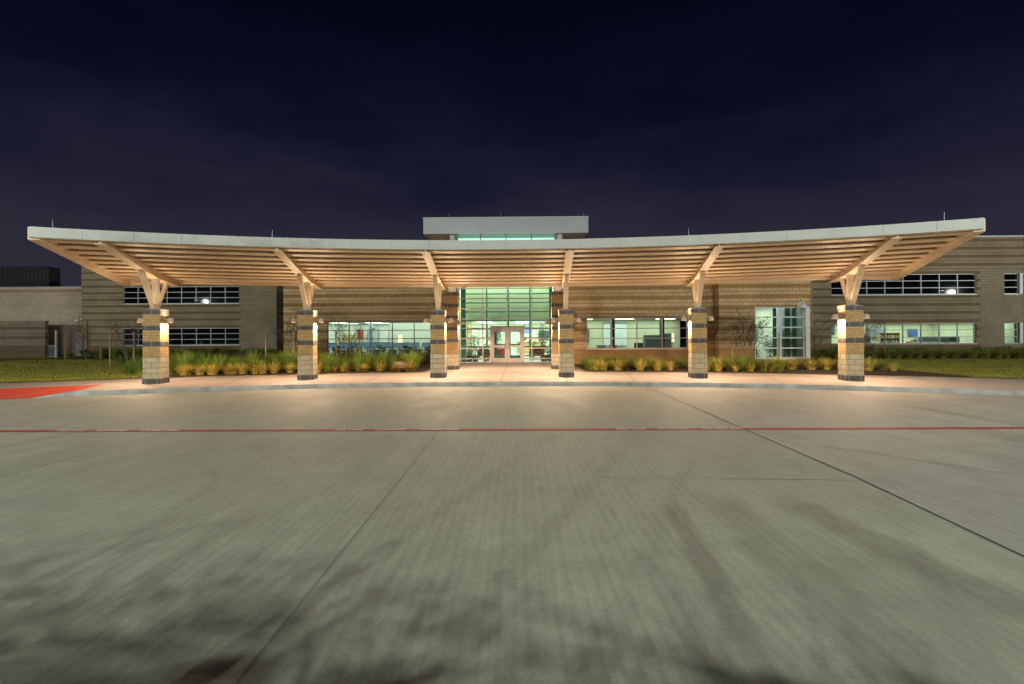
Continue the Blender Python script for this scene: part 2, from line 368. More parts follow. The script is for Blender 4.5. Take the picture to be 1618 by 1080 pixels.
# ------------------------------------------------------------------ ground, road, walkway, lawns
g = structure(MB().quad((-900, -600, -.19), (900, -600, -.19), (900, 1500, -.19), (-900, 1500, -.19)).build('ground', 'far_ground'))
road = structure(MB().quad((-90, -60, -.15), (90, -60, -.15), (90, 30, -.15), (-90, 30, -.15)).build('road', 'road'))
jm = MB(); zj = -.146
def strip(m, x0, y0, x1, y1, w, z):
    dx, dy = x1-x0, y1-y0; l = math.hypot(dx, dy); nx, ny = -dy/l*w/2, dx/l*w/2
    m.quad((x0-nx, y0-ny, z), (x1-nx, y1-ny, z), (x1+nx, y1+ny, z), (x0+nx, y0+ny, z))
def wob_strip(name, pts, w, mat, z=zj, jit=.008, par=None):
    m = MB(); P = []
    for (a, b), (c, d) in zip(pts, pts[1:]):
        n = max(2, int(math.hypot(c-a, d-b)/.25))
        for i in range(n): P.append((a+(c-a)*i/n+rnd.uniform(-jit, jit), b+(d-b)*i/n+rnd.uniform(-jit, jit)))
    P.append(pts[-1])
    for (a, b), (c, d) in zip(P, P[1:]): strip(m, a, b, c, d, w, z)
    return m.build(name, mat, par or road)
wob_strip('joint', [(5.03, -6), (5.03, 4.2), (5.2, 6.6), (5.36, 17.75)], .026, 'joint', jit=.005)
wob_strip('joint', [(-.95, -6), (-.94, 2.7), (-.98, 18.2)], .0065, 'joint_pale', jit=.003)
wob_strip('joint', [(-6.6, -6), (-6.5, 17.7)], .012, 'joint_pale', jit=.004)
wob_strip('joint', [(-12.2, -6), (-12.2, 16.2)], .014, 'joint', jit=.004)
wob_strip('joint', [(11, -6), (11, 16.6)], .016, 'joint', jit=.004)
wob_strip('joint', [(3.35, 6.52), (5.16, 6.42)], .012, 'joint_pale')
wob_strip('joint', [(-30, 6.9), (3.3, 6.55)], .005, 'joint_pale', jit=.003)
wob_strip('crack', [(5.9, 8.4), (6.5, 7.7), (7.1, 7.0), (7.6, 6.5), (8.6, 5.7)], .012, 'joint', jit=.03)
st = MB(); zs_ = -.142
st.quad((-60, 9.80, zs_), (60, 9.80, zs_), (60, 9.97, zs_), (-60, 9.97, zs_))
stripe = st.build('fire_lane_stripe', 'stripe', road)
def lettering(txt, x0, x1, y, h, z, mat, parent, name='lettering', flat=True):
    cu = bpy.data.curves.new('lettering', 'FONT'); cu.body = txt; cu.size = 1; cu.space_character = 1.15; cu.offset = .022
    o = bpy.data.objects.new('tmp', cu); C.objects.link(o); bpy.context.view_layer.update()
    me = bpy.data.meshes.new_from_object(o.evaluated_get(bpy.context.evaluated_depsgraph_get())); bpy.data.objects.remove(o)
    xa = min(v.co.x for v in me.vertices); xb = max(v.co.x for v in me.vertices); ya = min(v.co.y for v in me.vertices); yb = max(v.co.y for v in me.vertices)
    for v in me.vertices:
        v.co.x = x0+(v.co.x-xa)/(xb-xa)*(x1-x0); v.co.y = y+(v.co.y-ya)/(yb-ya)*h; v.co.z = z
    me.materials.append(M[mat]); t = bpy.data.objects.new(name, me); C.objects.link(t); t.parent = parent; return t
for k in (-8.87, -3.1, 2.68):
    for txt, a, b in (('FIRE LANE', 0, .58), ('NO PARKING', .82, 1.44), ('TOW AWAY ZONE', 1.72, 2.52)):
        lettering(txt, k+a, k+b, 9.818, .135, -.138, 'paint_white', stripe)
# kerb and walkway
A_R = -R(21.4)
KR0, KR1, KR2, WR = 38.35, 38.5, 40.6, 43.35
structure(MB().sweep([(KR0, -.16), (KR1, -.16), (KR1, 0), (KR0+.03, 0), (KR0, -.03)], A_R, R(42), 90).build('kerb', 'kerb'))
wk = MB().sweep([(KR1+.001, -.16), (KR2, -.16), (KR2, 0), (KR1+.001, 0)], A_R, R(42), 90)
walk = structure(wk.build('walkway', 'walk'))
MB().sweep([(KR2+.001, -.16), (WR, -.16), (WR, 0), (KR2+.001, 0)], -R(42), R(42), 110).build('walkway_slab', 'walk', walk)
m = MB()
m.box(-3.9, 3.9, ARC_Y+WR-.28, 30.55, -.16, -.002); m.build('entry_slab', 'walk', walk)
m = MB()
for d in (-34, -30, -26, -22.6, -19, -15.2, -11.3, -7.6, -3.8, 0, 3.8, 7.6, 11.3, 15.2, 19, 22.6, 26.4, 30):
    a = R(d)
    p, q = polar(KR1 if a > A_R else KR2, a), polar(WR, a); strip(m, p[0], p[1], q[0], q[1], .016, .004)
for x in (-2.2, 0, 2.2): strip(m, x, 23.4, x, 30.4, .014, .004)
for y in (25.6, 28): strip(m, -3.8, y, 3.8, y, .014, .0045)
m.build('joint', 'joint', walk)
m = MB(); n = 30                                                   # flush red ramp with its flare
a0, a1 = -R(42), A_R-R(1.4)
for j in range(n):
    p, q = a0+(a1-a0)*j/n, a0+(a1-a0)*(j+1)/n
    m.quad(polar(KR0-.05, p, -.138), polar(KR0-.05, q, -.138), polar(KR2, q, .003), polar(KR2, p, .003))
N_ = 8; kf = MB()
for j in range(N_):
    u0, u1 = j/N_, (j+1)/N_; p, q = a1+(A_R-a1)*u0, a1+(A_R-a1)*u1; h0, h1 = -.138+.140*u0, -.138+.140*u1; r0, r1 = KR0-.05+.05*u0, KR0-.05+.05*u1
    m.quad(polar(r0+.15, p, h0), polar(r1+.15, q, h1), polar(KR2, q, .003), polar(KR2, p, .003))
    kf.quad(polar(r0, p, h0), polar(r1, q, h1), polar(r1+.149, q, h1), polar(r0+.149, p, h0))
    kf.quad(polar(r0, p, -.151), polar(r1, q, -.151), polar(r1, q, h1), polar(r0, p, h0))
structure(kf.build('kerb', 'kerb'))
structure(m.build('ramp', 'red_ramp'))
def lawn_side(sgn):
    m = MB(); n = 40; a0, a1 = math.asin(3.92/WR), R(42)
    for j in range(n):
        p, q = a0+(a1-a0)*j/n, a0+(a1-a0)*(j+1)/n; P, Q = polar(WR, p*sgn, .018), polar(WR, q*sgn, .018)
        m.quad(P, Q, (Q[0], 46, .018), (P[0], 46, .018))
    m.quad((sgn*29, 12.2, .018), (sgn*80, 12.2, .018), (sgn*80, 46, .018), (sgn*29.0, 46, .018))
    return structure(m.build('lawn', 'lawn'))
lawn_side(-1); lawn_side(1)
def turf(x0, x1, ytop, n, seed):
    q = random.Random(seed); m = MB(); k = 0
    while k < n:
        x = q.uniform(x0, x1); y0 = ARC_Y+math.sqrt(WR*WR-x*x)+.03 if abs(x) < 29 else 12.3
        y = q.uniform(y0, ytop)
        if abs(x) > 1.12*y+2 or y < 12.3: k += 1; continue
        a = q.uniform(0, 6.28); w = q.uniform(.008, .016); h = q.uniform(.05, .10); lx, ly = q.uniform(-.03, .03), q.uniform(-.03, .03)
        dx, dy = math.cos(a)*w, math.sin(a)*w; k += 1
        m.add(((x-dx, y-dy, .016), (x+dx, y+dy, .016), (x+lx, y+ly, .018+h)), ((0, 1, 2),))
    o = m.build('turf_grass', 'turf'); o['kind'] = 'stuff'; o['label'] = 'short mown grass of the lawn'; return o
turf(-37, -15.3, 36.5, 64000, 3); turf(18.75, 40, 32.0, 52000, 4)
def bed(pts_fn, x0, x1, n, yb, z=.04):
    m = MB()
    for j in range(n):
        a, b = x0+(x1-x0)*j/n, x0+(x1-x0)*(j+1)/n
        m.quad((a, pts_fn(a), z), (b, pts_fn(b), z), (b, yb, z), (a, yb, z))
    return structure(m.build('mulch_bed', 'mulch'))
arc_y = lambda r: (lambda x: ARC_Y+math.sqrt(r*r-x*x))
bed(arc_y(WR+.12), -15.2, -3.95, 30, 33)
bed(lambda x: 27.5+.5*math.sin(x), -18.6, -15.2, 8, 33)
bed(arc_y(WR+.12), 3.95, 18.6, 30, 28.5)
bed(lambda x: 38.2+.6*math.sin(x*.5), -37, -18, 20, 43.0, .036)
bed(lambda x: 32.2+.25*math.sin(x*.6), 18.7, 40, 24, 37.0, .036)

# ------------------------------------------------------------------ the canopy
CAN = thing('entrance_canopy', 'long curved flat canopy with grey front edge and tan steel ribs spanning the drop-off', 'canopy', (0, 0, 0))
AE, AR = R(21.45), R(21.95)
COLS = [-R(19.0), -R(11.35), -R(3.82), R(3.82), R(11.35), R(19.0)]
zp = lambda r: 4.10+(43.0-r)*.088           # underside of purlins
zb = lambda r: 4.0+max(0, (40.6-r))*.135 if r < 40.6 else 4.0-.02*(r-40.6)   # underside of girders
zd = lambda r: zp(r)+.21
RF, RB = 36.2, 43.1
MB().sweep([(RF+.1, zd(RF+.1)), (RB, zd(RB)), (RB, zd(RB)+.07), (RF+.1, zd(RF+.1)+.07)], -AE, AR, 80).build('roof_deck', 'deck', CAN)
MB().sweep([(RF-.03, 4.66), (RF+.06, 4.64), (RF+.06, 4.94), (RF-.03, 4.96)], -AE-R(.1), AR+R(.1), 96).build('front_fascia', 'fascia', CAN)
for d in range(-20, 21, 2): MB().radial([(RF-.036, 4.67), (RF-.032, 4.67), (RF-.032, 4.945), (RF-.036, 4.945)], R(d+.4), .008).build('fascia_seam', 'seam', CAN)
for sg in (-1, 1):
    MB().radial([(RF+.07, 4.60), (RB, 3.93), (RB, zd(RB)+.10), (RF+.07, 4.96)], AR if sg > 0 else -AE, .26).build('end_fascia', 'steel', CAN)
    ea, eb = (AR-R(.2), AR-R(2.3)) if sg > 0 else (-AE+R(.2), -AE+R(2.3)); vs = []
    for r in (RB-.06, RB+.065):
        for a_, z_ in ((ea, 3.94), (eb, zp(RB)-.035), (eb, zp(RB)+.05), (ea, zp(RB)+.05)): vs.append(polar(r, a_, z_))
    MB().add(vs, ((0, 1, 2, 3), (7, 6, 5, 4), (0, 4, 5, 1), (1, 5, 6, 2), (2, 6, 7, 3), (3, 7, 4, 0))).build('corner_gusset', 'steel', CAN)
MB().sweep([(RB-.05, zp(RB)-.03), (RB+.06, zp(RB)-.03), (RB+.06, zd(RB)+.10), (RB-.05, zd(RB)+.10)], -AE+R(.1), AR-R(.1), 80).build('rear_fascia', 'steel', CAN)
for r in [36.9+.685*i for i in range(9)]:
    # a cold-formed channel: web towards the building, wide lower flange towards the street
    z0, z1 = zp(r), zd(r)-.004; t = .02; f = .28
    MB().sweep([(r-f, z0+.03), (r, z0), (r, z1), (r-t, z1), (r-t, z0+t), (r-f+t, z0+.03+t), (r-f+t, z0+.075), (r-f, z0+.075)], -AE+R(.08), AR-R(.08), 72).build('purlin', 'steel', CAN)
def girder(a):
    rs = [RF+.08, 37.2, 38.2, 39.2, 40.1, 40.6, 41.2, 42.2, RB-.06]
    zbot = [max(zb(r), 0) for r in rs]
    gz = lambda r: min(zb(r), zp(r)-.03)
    low = [(r, gz(r)) for r in rs]
    web = low+[(r, zd(r)-.003) for r in reversed(rs)]
    g_ = MB().radial(web, a, .05)
    fl = [(r, z-.022) for r, z in low]+[(r, z-.001) for r, z in reversed(low)]
    g_.radial(fl, a, .28)
    return g_.build('girder', 'steel', CAN)
for a in COLS:
    girder(a)
    p = polar(40.6, a)
    zt = 4.0
    m = MB().radial([(40.52, 2.84), (40.54, 2.84), (40.54, zt-.02), (40.52, zt-.02)], a, .20).radial([(40.70, 2.84), (40.72, 2.84), (40.72, zt-.02), (40.70, zt-.02)], a, .20).radial([(40.54, 2.84), (40.70, 2.84), (40.70, zt-.02), (40.54, zt-.02)], a, .03)
    m.build('post', 'steel', CAN)
    MB().radial([(40.42, 2.83), (40.80, 2.83), (40.80, 2.86), (40.42, 2.86)], a, .36).build('base_plate', 'steel', CAN)
    f0, f1 = polar(40.42, a, 2.88), polar(39.25, a, zb(39.25)-.03)
    MB().bar(f0, f1, .16, .17).build('brace', 'steel', CAN)
    f0, f1 = polar(40.78, a, 2.88), polar(41.7, a, 3.96)
    MB().bar(f0, f1, .11, .11).build('brace', 'steel', CAN)
# flat link roof between canopy and entrance, held by the two rear pillars
LK = MB().box(-4.6, 4.6, 23.12, 26.3, 4.62, 4.86).build('link_roof', 'fascia', CAN)
for sg in (-1, 1):
    MB().box(sg*2.75-.16, sg*2.75+.16, 24.95, 25.45, 4.0, 4.62).build('post', 'steel', CAN)
ROD = 'lightning rods along the roof edges'
rod0 = MB().tube((0, 0, 0), (0, 0, .03), .03, .03).tube((0, 0, .03), (0, 0, .28), .010, .005, 6).build('lightning_rod', 'alu_white')
rods = [(polar(36.4, -R(20.85), 4.96), 'thin lightning rod on the far left tip of the canopy'), (polar(36.4, -R(11.6), 4.96), 'thin lightning rod on the canopy edge left of the roof box'),
        (polar(36.4, R(9.9), 4.96), 'thin lightning rod on the canopy edge right of the roof box'), (polar(36.4, R(20.8), 4.96), 'thin lightning rod on the far right tip of the canopy')]

# ------------------------------------------------------------------ columns
ORD = ['leftmost', 'second from the left', 'left of the entrance doors', 'right of the entrance doors', 'second from the right', 'rightmost']
def column(name, label, layers, w, loc, rz, group):
    t = thing(name, label, 'column', loc, rz, group); h = w/2
    for nm, mat, z0, z1, pr in layers:
        MB().box(-h-pr, h+pr, -h-pr, h+pr, z0, z1).build(nm, mat, t)
    return t
LAY = [('base_course', 'col_dark', -.02, .2, .012), ('block_shaft', 'col_block', .2, 1.0, 0), ('brick_band', 'col_brick', 1.0, 1.42, -.004), ('accent_band', 'col_dark', 1.42, 1.61, .004),
       ('brick_band', 'col_brick', 1.61, 2.02, -.004), ('accent_band', 'col_dark', 2.02, 2.21, .004), ('brick_band', 'col_brick', 2.21, 2.63, -.004), ('cap_course', 'col_dark', 2.63, 2.83, .008)]
THETA = [R(9.5), R(7.5), R(1.5), -R(1.5), -R(7.5), -R(9.5)]
CW = .605
col_objs = []
desc = ['striped masonry canopy column, leftmost of the row, beside the lawn', 'striped masonry canopy column second from the left, in front of the grass bed', 'striped masonry canopy column just left of the glass entrance',
        'striped masonry canopy column just right of the glass entrance', 'striped masonry canopy column second from the right, beside the four-bay window', 'striped masonry canopy column, rightmost of the row']
for i, a in enumerate(COLS):
    p = polar(40.6, a); col_objs.append(column('masonry_column', desc[i], LAY, CW, p, THETA[i], 'striped columns under the canopy'))
LAY2 = [('base_course', 'col_dark', -.02, .2, .012), ('block_shaft', 'col_block', .2, .8, 0), ('brick_band', 'pil_brick', .8, 1.42, -.004), ('accent_band', 'col_dark', 1.42, 1.61, .004), ('brick_band', 'pil_brick', 1.61, 2.02, -.004),
        ('accent_band', 'col_dark', 2.02, 2.21, .004), ('brick_band', 'pil_brick', 2.21, 2.62, -.004), ('accent_band', 'col_dark', 2.62, 2.81, .004), ('brick_band', 'pil_brick', 2.81, 3.22, -.004),
        ('accent_band', 'col_dark', 3.22, 3.40, .004), ('brick_band', 'pil_brick', 3.40, 3.82, -.004), ('cap_course', 'col_dark', 3.82, 4.0, .008)]
PW = .68
for sg, d in ((-1, 'tall brown brick pillar left of the doors, behind the front columns'), (1, 'tall brown brick pillar right of the doors, behind the front columns')):
    column('brick_pillar', d, LAY2, PW, (sg*2.76, 25.2, 0), 0, 'brick pillars flanking the entrance')

# ------------------------------------------------------------------ sconces
def make_sconce():
    t = thing('wall_sconce', 'x', 'lamp', (0, 0, 0))
    MB().box(0, .03, -.07, .07, -.02, .14).build('mounting_plate', 'bronze', t)
    m = MB().bar((.03, 0, .08), (.17, 0, .08), .05, .05); m.build('arm', 'bronze', t)
    hd = MB().lathe([(.045, .17), (.085, .15), (.105, .09), (.13, .0), (.118, .0), (.095, .08), (.04, .12)], 16, (.22, 0, -.03)).build('hood', 'bronze', t, smooth=False)
    MB().lathe([(.10, -.018), (.10, -.006)], 14, (.22, 0, 0)).build('lens', 'lens', t)
    return t
up_d = bpy.data.lights.new('canopy_fill_uplight', 'SPOT'); up_d.energy = P_UP; up_d.color = (1.0, .70, .42); up_d.spot_size = R(172); up_d.spot_blend = .5; up_d.shadow_soft_size = .08  # added fill aimed upward to brighten the canopy underside, not part of the downlights
sc0 = make_sconce(); first = [True]
def add_light(name, kind, loc, energy, col, parent=None, **kw):
    d = bpy.data.lights.new(name, kind); d.energy = energy; d.color = col
    for k, v in kw.items(): setattr(d, k, v)
    o = bpy.data.objects.new(name, d); C.objects.link(o); o.location = loc
    if parent: o.parent = parent
    return o
lamp_d = bpy.data.lights.new('sconce_light', 'SPOT'); lamp_d.energy = P_SCONCE; lamp_d.color = (1.0, .68, .43); lamp_d.spot_size = R(178); lamp_d.spot_blend = .25; lamp_d.shadow_soft_size = .06
def sconce(loc, ang, label, group):
    o = sc0 if first[0] else copy_tree(sc0); first[0] = False
    place(o, loc, ang, label, group)
    l_ = bpy.data.objects.new('sconce_light', lamp_d); C.objects.link(l_); l_.parent = o; l_.location = (.22, 0, -.045)
    l_ = bpy.data.objects.new('canopy_fill_uplight', up_d); C.objects.link(l_); l_.parent = o; l_.location = (.22, 0, .17); l_.rotation_euler = (math.pi, 0, 0)
for i, a in enumerate(COLS):
    p = polar(40.6, a); th = THETA[i]
    for sgn, sd in ((1, 'right'), (-1, 'left')):
        ang = th if sgn > 0 else th+math.pi
        d = CW/2+.002
        where = ('the leftmost canopy column', 'the second canopy column from the left', 'the front column left of the doors', 'the front column right of the doors', 'the second canopy column from the right', 'the rightmost canopy column')[i]
        sconce((p[0]+d*math.cos(ang), p[1]+d*math.sin(ang), 2.36), ang, 'small hooded downlight on the %s side of %s' % (sd, where), 'hooded downlights on the columns')
for sg in (-1, 1):
    for s2 in (-sg,):
        ang = 0 if s2 > 0 else math.pi
        side = 'inner' if s2 == -sg else 'outer'
        sconce((sg*2.76+s2*(PW/2+.002), 25.2, 2.36), ang, 'small hooded downlight on the %s side of the %s brick entry pillar' % (side, 'left' if sg < 0 else 'right'), 'hooded downlights on the columns')

# ------------------------------------------------------------------ school building
SB = thing('school_building', 'long striped masonry school building with two storey wings and glass entrance', 'building', (0, 28, 0))
SB.location = (0, 0, 0)
def shell(x0, x1, z1, y, depth, mat, holes=(), t=.3, name='wall', cap='fascia_dark', roof=True, segs=None):
    """front wall in segments, side walls, roof and a metal coping"""
    if segs is None: segs = [(x0, x1, mat)]
    for a, b, mt in segs:
        wall_mb(MB(), a, b, 0, z1, y, t, [h for h in holes if h[0] >= a-1e-4 and h[1] <= b+1e-4]).build(name, mt, SB)
    MB().box(x0, x0+t, y+t+.001, y+depth, 0, z1-.001).build('side_wall', mat, SB); MB().box(x1-t, x1, y+t+.001, y+depth, 0, z1-.001).build('side_wall', mat, SB)
    if roof: MB().box(x0+t, x1-t, y+t+.002, y+depth, z1-.45, z1-.25).build('roof', 'roof', SB)
    if cap: MB().box(x0-.03, x1+.03, y-.03, y+t+.03, z1, z1+.07).build('coping', cap, SB)
ROOM_W = 3.6
def room_light(x, y, z, sx_, sy_, w, col=(.88, 1.0, .90)):
    d = bpy.data.lights.new('room_light', 'AREA'); d.shape = 'RECTANGLE'; d.size = sx_; d.size_y = sy_; d.energy = w*E_ROOM; d.color = col
    o = bpy.data.objects.new('room_light', d); C.objects.link(o); o.location = (x, y, z); o.parent = SB
def room(x0, x1, y0, y1, z0, z1, wm='room_wall', fmat='room_floor', lights=((2, 2),), lm='panel', lsize=(1.15, .55), divide=(), back=None):
    m = MB(); m.quad((x0, y1, z0), (x1, y1, z0), (x1, y1, z1), (x0, y1, z1)).build('room_back_wall', back or wm, SB)
    for x in (x0, x1): MB().quad((x, y0, z0), (x, y1, z0), (x, y1, z1), (x, y0, z1)).build('room_side_wall', wm, SB)
    MB().quad((x0, y0, z0), (x1, y0, z0), (x1, y1, z0), (x0, y1, z0)).build('room_floor', fmat, SB)
    MB().quad((x0, y0, z1), (x1, y0, z1), (x1, y1, z1), (x0, y1, z1)).build('room_ceiling', 'ceiling', SB)
    nx, ny = lights[0]
    if lm == 'panel': room_light((x0+x1)/2, (y0+y1)/2, z1-.07, x1-x0-.6, y1-y0-.6, ROOM_W*(x1-x0)*(y1-y0))
    for i in range(nx):
        for j in range(ny):
            cx = x0+(x1-x0)*(i+.5)/nx; cy = y0+(y1-y0)*(j+.5)/ny
            MB().box(cx-lsize[0]/2, cx+lsize[0]/2, cy-lsize[1]/2, cy+lsize[1]/2, z1-.04, z1-.006).build('ceiling_light', lm, SB)
# left hall wall with the five-bay window
WL = (-12.4, -4.95, .38, 2.72)
shell(-15.4, -3.3, 6.0, 33, 9, 'wall', [WL])
window(SB, *WL, 33.02, lin(-12.4, -4.95, 5), [.96, 1.55, 2.13], 'alu', 'glass')
room(-14.5, -3.7, 33.32, 41, .06, 2.78, 'room_wall_white', lights=((4, 3),))
# right hall wall with the four-bay window
WR_ = (4.72, 10.67, .92, 2.74)
shell(3.28, 12.2, 6.2, 28.5, 8, 'wall', [WR_])
window(SB, *WR_, 28.52, lin(4.72, 10.67, 4), [1.53, 2.12], 'alu_pink', 'glass')
room(3.7, 11.9, 28.82, 33.6, .06, 2.8, 'room_wall', lights=((3, 2),))
# projecting block with the tall window at the right
WB = (14.26, 17.12, .34, 3.3)
shell(12.21, 17.44, 6.2, 27.86, 8.6, 'wall', [WB])
window(SB, *WB, 27.88, [15.65, 15.78], [.93, 1.52, 2.12, 2.71], 'alu_bright', 'glass', fw=.07)
MB().box(17.125, 17.36, 27.82, 28.0, .34, 3.3).build('window_jamb', 'alu_bright', SB)
room(12.55, 17.1, 28.18, 34, .06, 3.5, 'room_wall_white', lights=((2, 2),))
m = MB()
for x in (16.02, 16.36, 16.8): m.box(x-.035, x+.035, 28.74, 28.80, .06, 3.4)
for z in (1.2, 2.3): m.box(16.06, 16.32, 28.75, 28.79, z, z+.06)
m.build('inner_window_frame', 'alu_bright', SB)
MB().box(16.05, 17.08, 28.95, 29.0, .07, 3.45).build('green_partition', 'room_green', SB)
m = MB()
for x, w in ((15.72, .2), (16.42, .30), (16.86, .2)): m.box(x, x+w, 28.68, 28.72, .07, 3.3)
m.build('green_curtain', 'alu_green', SB)
# right wing, two storeys
x0 = 24.5; xs8 = [x0+1.365*i for i in range(1, 8)]; x1 = x0+1.365*8
UW = (x0, x1, 4.66, 6.22); LW = (x0, x1, .93, 2.48); US = (37.5, 38.62, 4.66, 6.22); LS = (37.5, 38.62, .93, 2.48)
shell(17.0, 38.9, 9.0, 37, 12, 'wall_wing', [UW, LW, US, LS], segs=[(17.0, 23.1, 'cmu'), (23.1, 35.7, 'wall_wing'), (35.7, 38.9, 'cmu')])
window(SB, *UW, 37.02, xs8, [5.17, 5.70], 'alu_white', 'glass_dark'); window(SB, *LW, 37.02, xs8, [1.43, 1.97], 'alu', 'glass')
window(SB, *US, 37.02, [], [5.17, 5.70], 'alu_white', 'glass_dark'); window(SB, *LS, 37.02, [], [1.43, 1.97], 'alu', 'glass')
for w_ in (US, LS): MB().box(38.625, 38.84, 36.96, 37.1, w_[2], w_[3]).build('window_jamb', 'alu_white', SB)
MB().box(23.1, 38.93, 36.96, 36.995, 6.6, 8.99).build('upper_band', 'wall_wing', SB)
room(23.6, 36.4, 37.32, 42, .06, 2.55, 'room_wall', lights=((5, 2),), lm='panel')
room(36.6, 38.55, 37.32, 41, .06, 2.9, 'room_green', lights=((1, 1),), lm='panel')
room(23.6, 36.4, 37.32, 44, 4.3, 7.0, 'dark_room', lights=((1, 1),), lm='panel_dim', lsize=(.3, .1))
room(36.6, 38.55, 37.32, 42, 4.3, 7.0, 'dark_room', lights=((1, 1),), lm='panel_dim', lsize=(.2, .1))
# the part of the right wing that steps back
UR = (42.1, 47.5, 4.6, 6.25); LR = (42.1, 47.5, .9, 2.5)
shell(38.92, 56, 8.5, 40, 12, 'wall_wing', [UR, LR])
window(SB, *UR, 40.02, lin(42.1, 47.5, 4), [5.15, 5.7], 'alu_white', 'glass_dark'); window(SB, *LR, 40.02, lin(42.1, 47.5, 4), [1.43, 1.97], 'alu_white', 'glass')
room(41, 48, 40.32, 45, .06, 2.9, 'room_wall_white', lights=((3, 2),))
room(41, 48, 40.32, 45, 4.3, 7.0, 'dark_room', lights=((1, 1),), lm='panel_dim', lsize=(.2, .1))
# left wing, two storeys
x0 = -34.75; xl8 = [x0+1.314*i for i in range(1, 8)]; x1 = x0+1.314*8
UL = (x0, x1, 4.72, 6.26); LL = (x0, x1, 1.0, 2.52)
shell(-38.5, -20.9, 9.0, 43, 12, 'wall_wing', [UL, LL], segs=[(-38.5, -34.95, 'wall_wing'), (-34.95, -24.1, 'wall_wing'), (-24.1, -20.9, 'cmu')])
window(SB, *UL, 43.02, xl8, [5.24, 5.75], 'alu_white', 'glass_dark'); window(SB, *LL, 43.02, xl8, [1.51, 2.02], 'alu_white', 'glass_dark')
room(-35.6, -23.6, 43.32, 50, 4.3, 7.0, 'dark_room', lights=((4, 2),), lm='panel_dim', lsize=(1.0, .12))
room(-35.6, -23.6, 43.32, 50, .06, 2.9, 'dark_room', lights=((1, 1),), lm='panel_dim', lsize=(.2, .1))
# dark recess between left wing and hall
MB().box(-20.88, -14.0, 46, 46.3, 0, 8.0).build('recess_wall', 'cmu', SB)
MB().box(16.0, 17.0, 36.0, 36.3, 0, 6.1).build('recess_wall', 'cmu', SB)
# low pale block at the far left
shell(-75, -38.55, 6.35, 44, 14, 'cmu_pale', [])
MB().box(-38.3, -37.95, 42.9, 42.99, 0, 3.1).build('downpipe_panel', 'cmu', SB)
dw = MB().box(-39.9, -39.0, 43.95, 43.99, .05, 2.2).build('service_door', 'white_paint', SB)
MB().box(-39.12, -39.06, 43.90, 43.95, 1.0, 1.15).build('handle', 'dark_metal', dw)
# entrance hall
HX = 3.1
def curtain(y, fm, gm, name, doors=True, dx=0):
    z1 = 7.0; inner = name.startswith('inner'); xs = [-HX, -1.55, 0, 1.55, HX]; zs = [.27, .92, 1.54, 2.2, 2.8, 3.43, 4.08, 4.72, 5.35, 6.0]
    m = MB(); w = .11 if inner else .06; q = .045 if inner else .03
    zones = [(-HX, -1.55), (-1.55, 0), (0, 1.55), (1.55, HX)]
    D = .98
    for x in xs:
        m.box(x-w/2+dx, x+w/2+dx, y, y+.14, 2.26 if (doors and x == 0) else .03, z1)
    if doors:
        for x in (-D-.05, D+.05): m.box(x-.05, x+.05, y-.004, y+.144, .03, 2.14)
        m.box(-D-.1, D+.1, y-.004, y+.144, 2.14, 2.26)
    for a, b in zones:
        for z in [.03]+zs+[z1-.03]:
            aa, bb = a+w/2+dx, b-w/2+dx
            if doors and z < 2.4:
                if z == 2.2: 
                    if a == -1.55: bb = -D-.1
                    elif a == 0: aa = D+.1
                else:
                    if a == -1.55: bb = -D-.1
                    elif a == 0: aa = D+.1
            m.box(aa, bb, y+.004, y+.136, z-q, z+q)
    o = m.build(name, fm, SB)
    p = MB()
    yy = y+.07
    if doors:
        p.quad((-HX, yy, .04), (-D-.1, yy, .04), (-D-.1, yy, 2.26), (-HX, yy, 2.26)); p.quad((D+.1, yy, .04), (HX, yy, .04), (HX, yy, 2.26), (D+.1, yy, 2.26))
        p.quad((-HX, yy, 2.26), (HX, yy, 2.26), (HX, yy, z1), (-HX, yy, z1))
    else: p.quad((-HX+dx, yy, .04), (HX+dx, yy, .04), (HX+dx, yy, z1), (-HX+dx, yy, z1))
    p.build('pane', gm, o)
    if doors:
        for sg in (-1, 1):
            d = MB(); a, b = (-D, -.006) if sg < 0 else (.006, D); ya, yb = y+.03, y+.10; s_ = .15
            d.box(a, a+s_, ya, yb, .02, 2.13); d.box(b-s_, b, ya, yb, .02, 2.13)
            for z0, z1_ in ((.02, .30), (.98, 1.12), (1.98, 2.13)): d.box(a+s_, b-s_, ya+.003, yb-.003, z0, z1_)
            dd = d.build('door', fm, SB)
            MB().quad((a+s_, y+.065, .3), (b-s_, y+.065, .3), (b-s_, y+.065, 1.98), (a+s_, y+.065, 1.98)).build('pane', 'glass', dd)
            hx = -.11 if sg < 0 else .11
            MB().tube((hx, y-.03, .86), (hx, y-.03, 1.26), .014).tube((hx, y-.03, .9), (hx, y+.03, .9), .01).tube((hx, y-.03, 1.22), (hx, y+.03, 1.22), .01).build('handle', 'dark_metal', dd)
        MB().box(-D-.1, D+.1, y-.05, y-.006, 2.262, 2.32).build('door_header', 'dark_metal', SB)
        MB().box(-D, D, y-.1, y+.12, -.001, .018).build('threshold', 'dark_metal', SB)
    return o
curtain(30.6, 'alu_pink', 'glass_green', 'curtain_wall')
MB().box(-3.0, -2.7, 31.2, 31.6, .03, 7.0).build('interior_column', 'alu_green', SB); MB().box(2.72, 2.9, 31.2, 31.6, .03, 7.0).build('interior_column', 'alu_green', SB)
curtain(34.7, 'alu_green', 'glass_green', 'inner_curtain_wall', dx=0)
MB().box(3.12, 3.27, 28.6, 33.0, .0, 7.0).build('side_wall', 'wall', SB)
MB().box(-3.40, -3.14, 30.62, 33.0, 0, 7.0).build('side_wall', 'wall', SB)
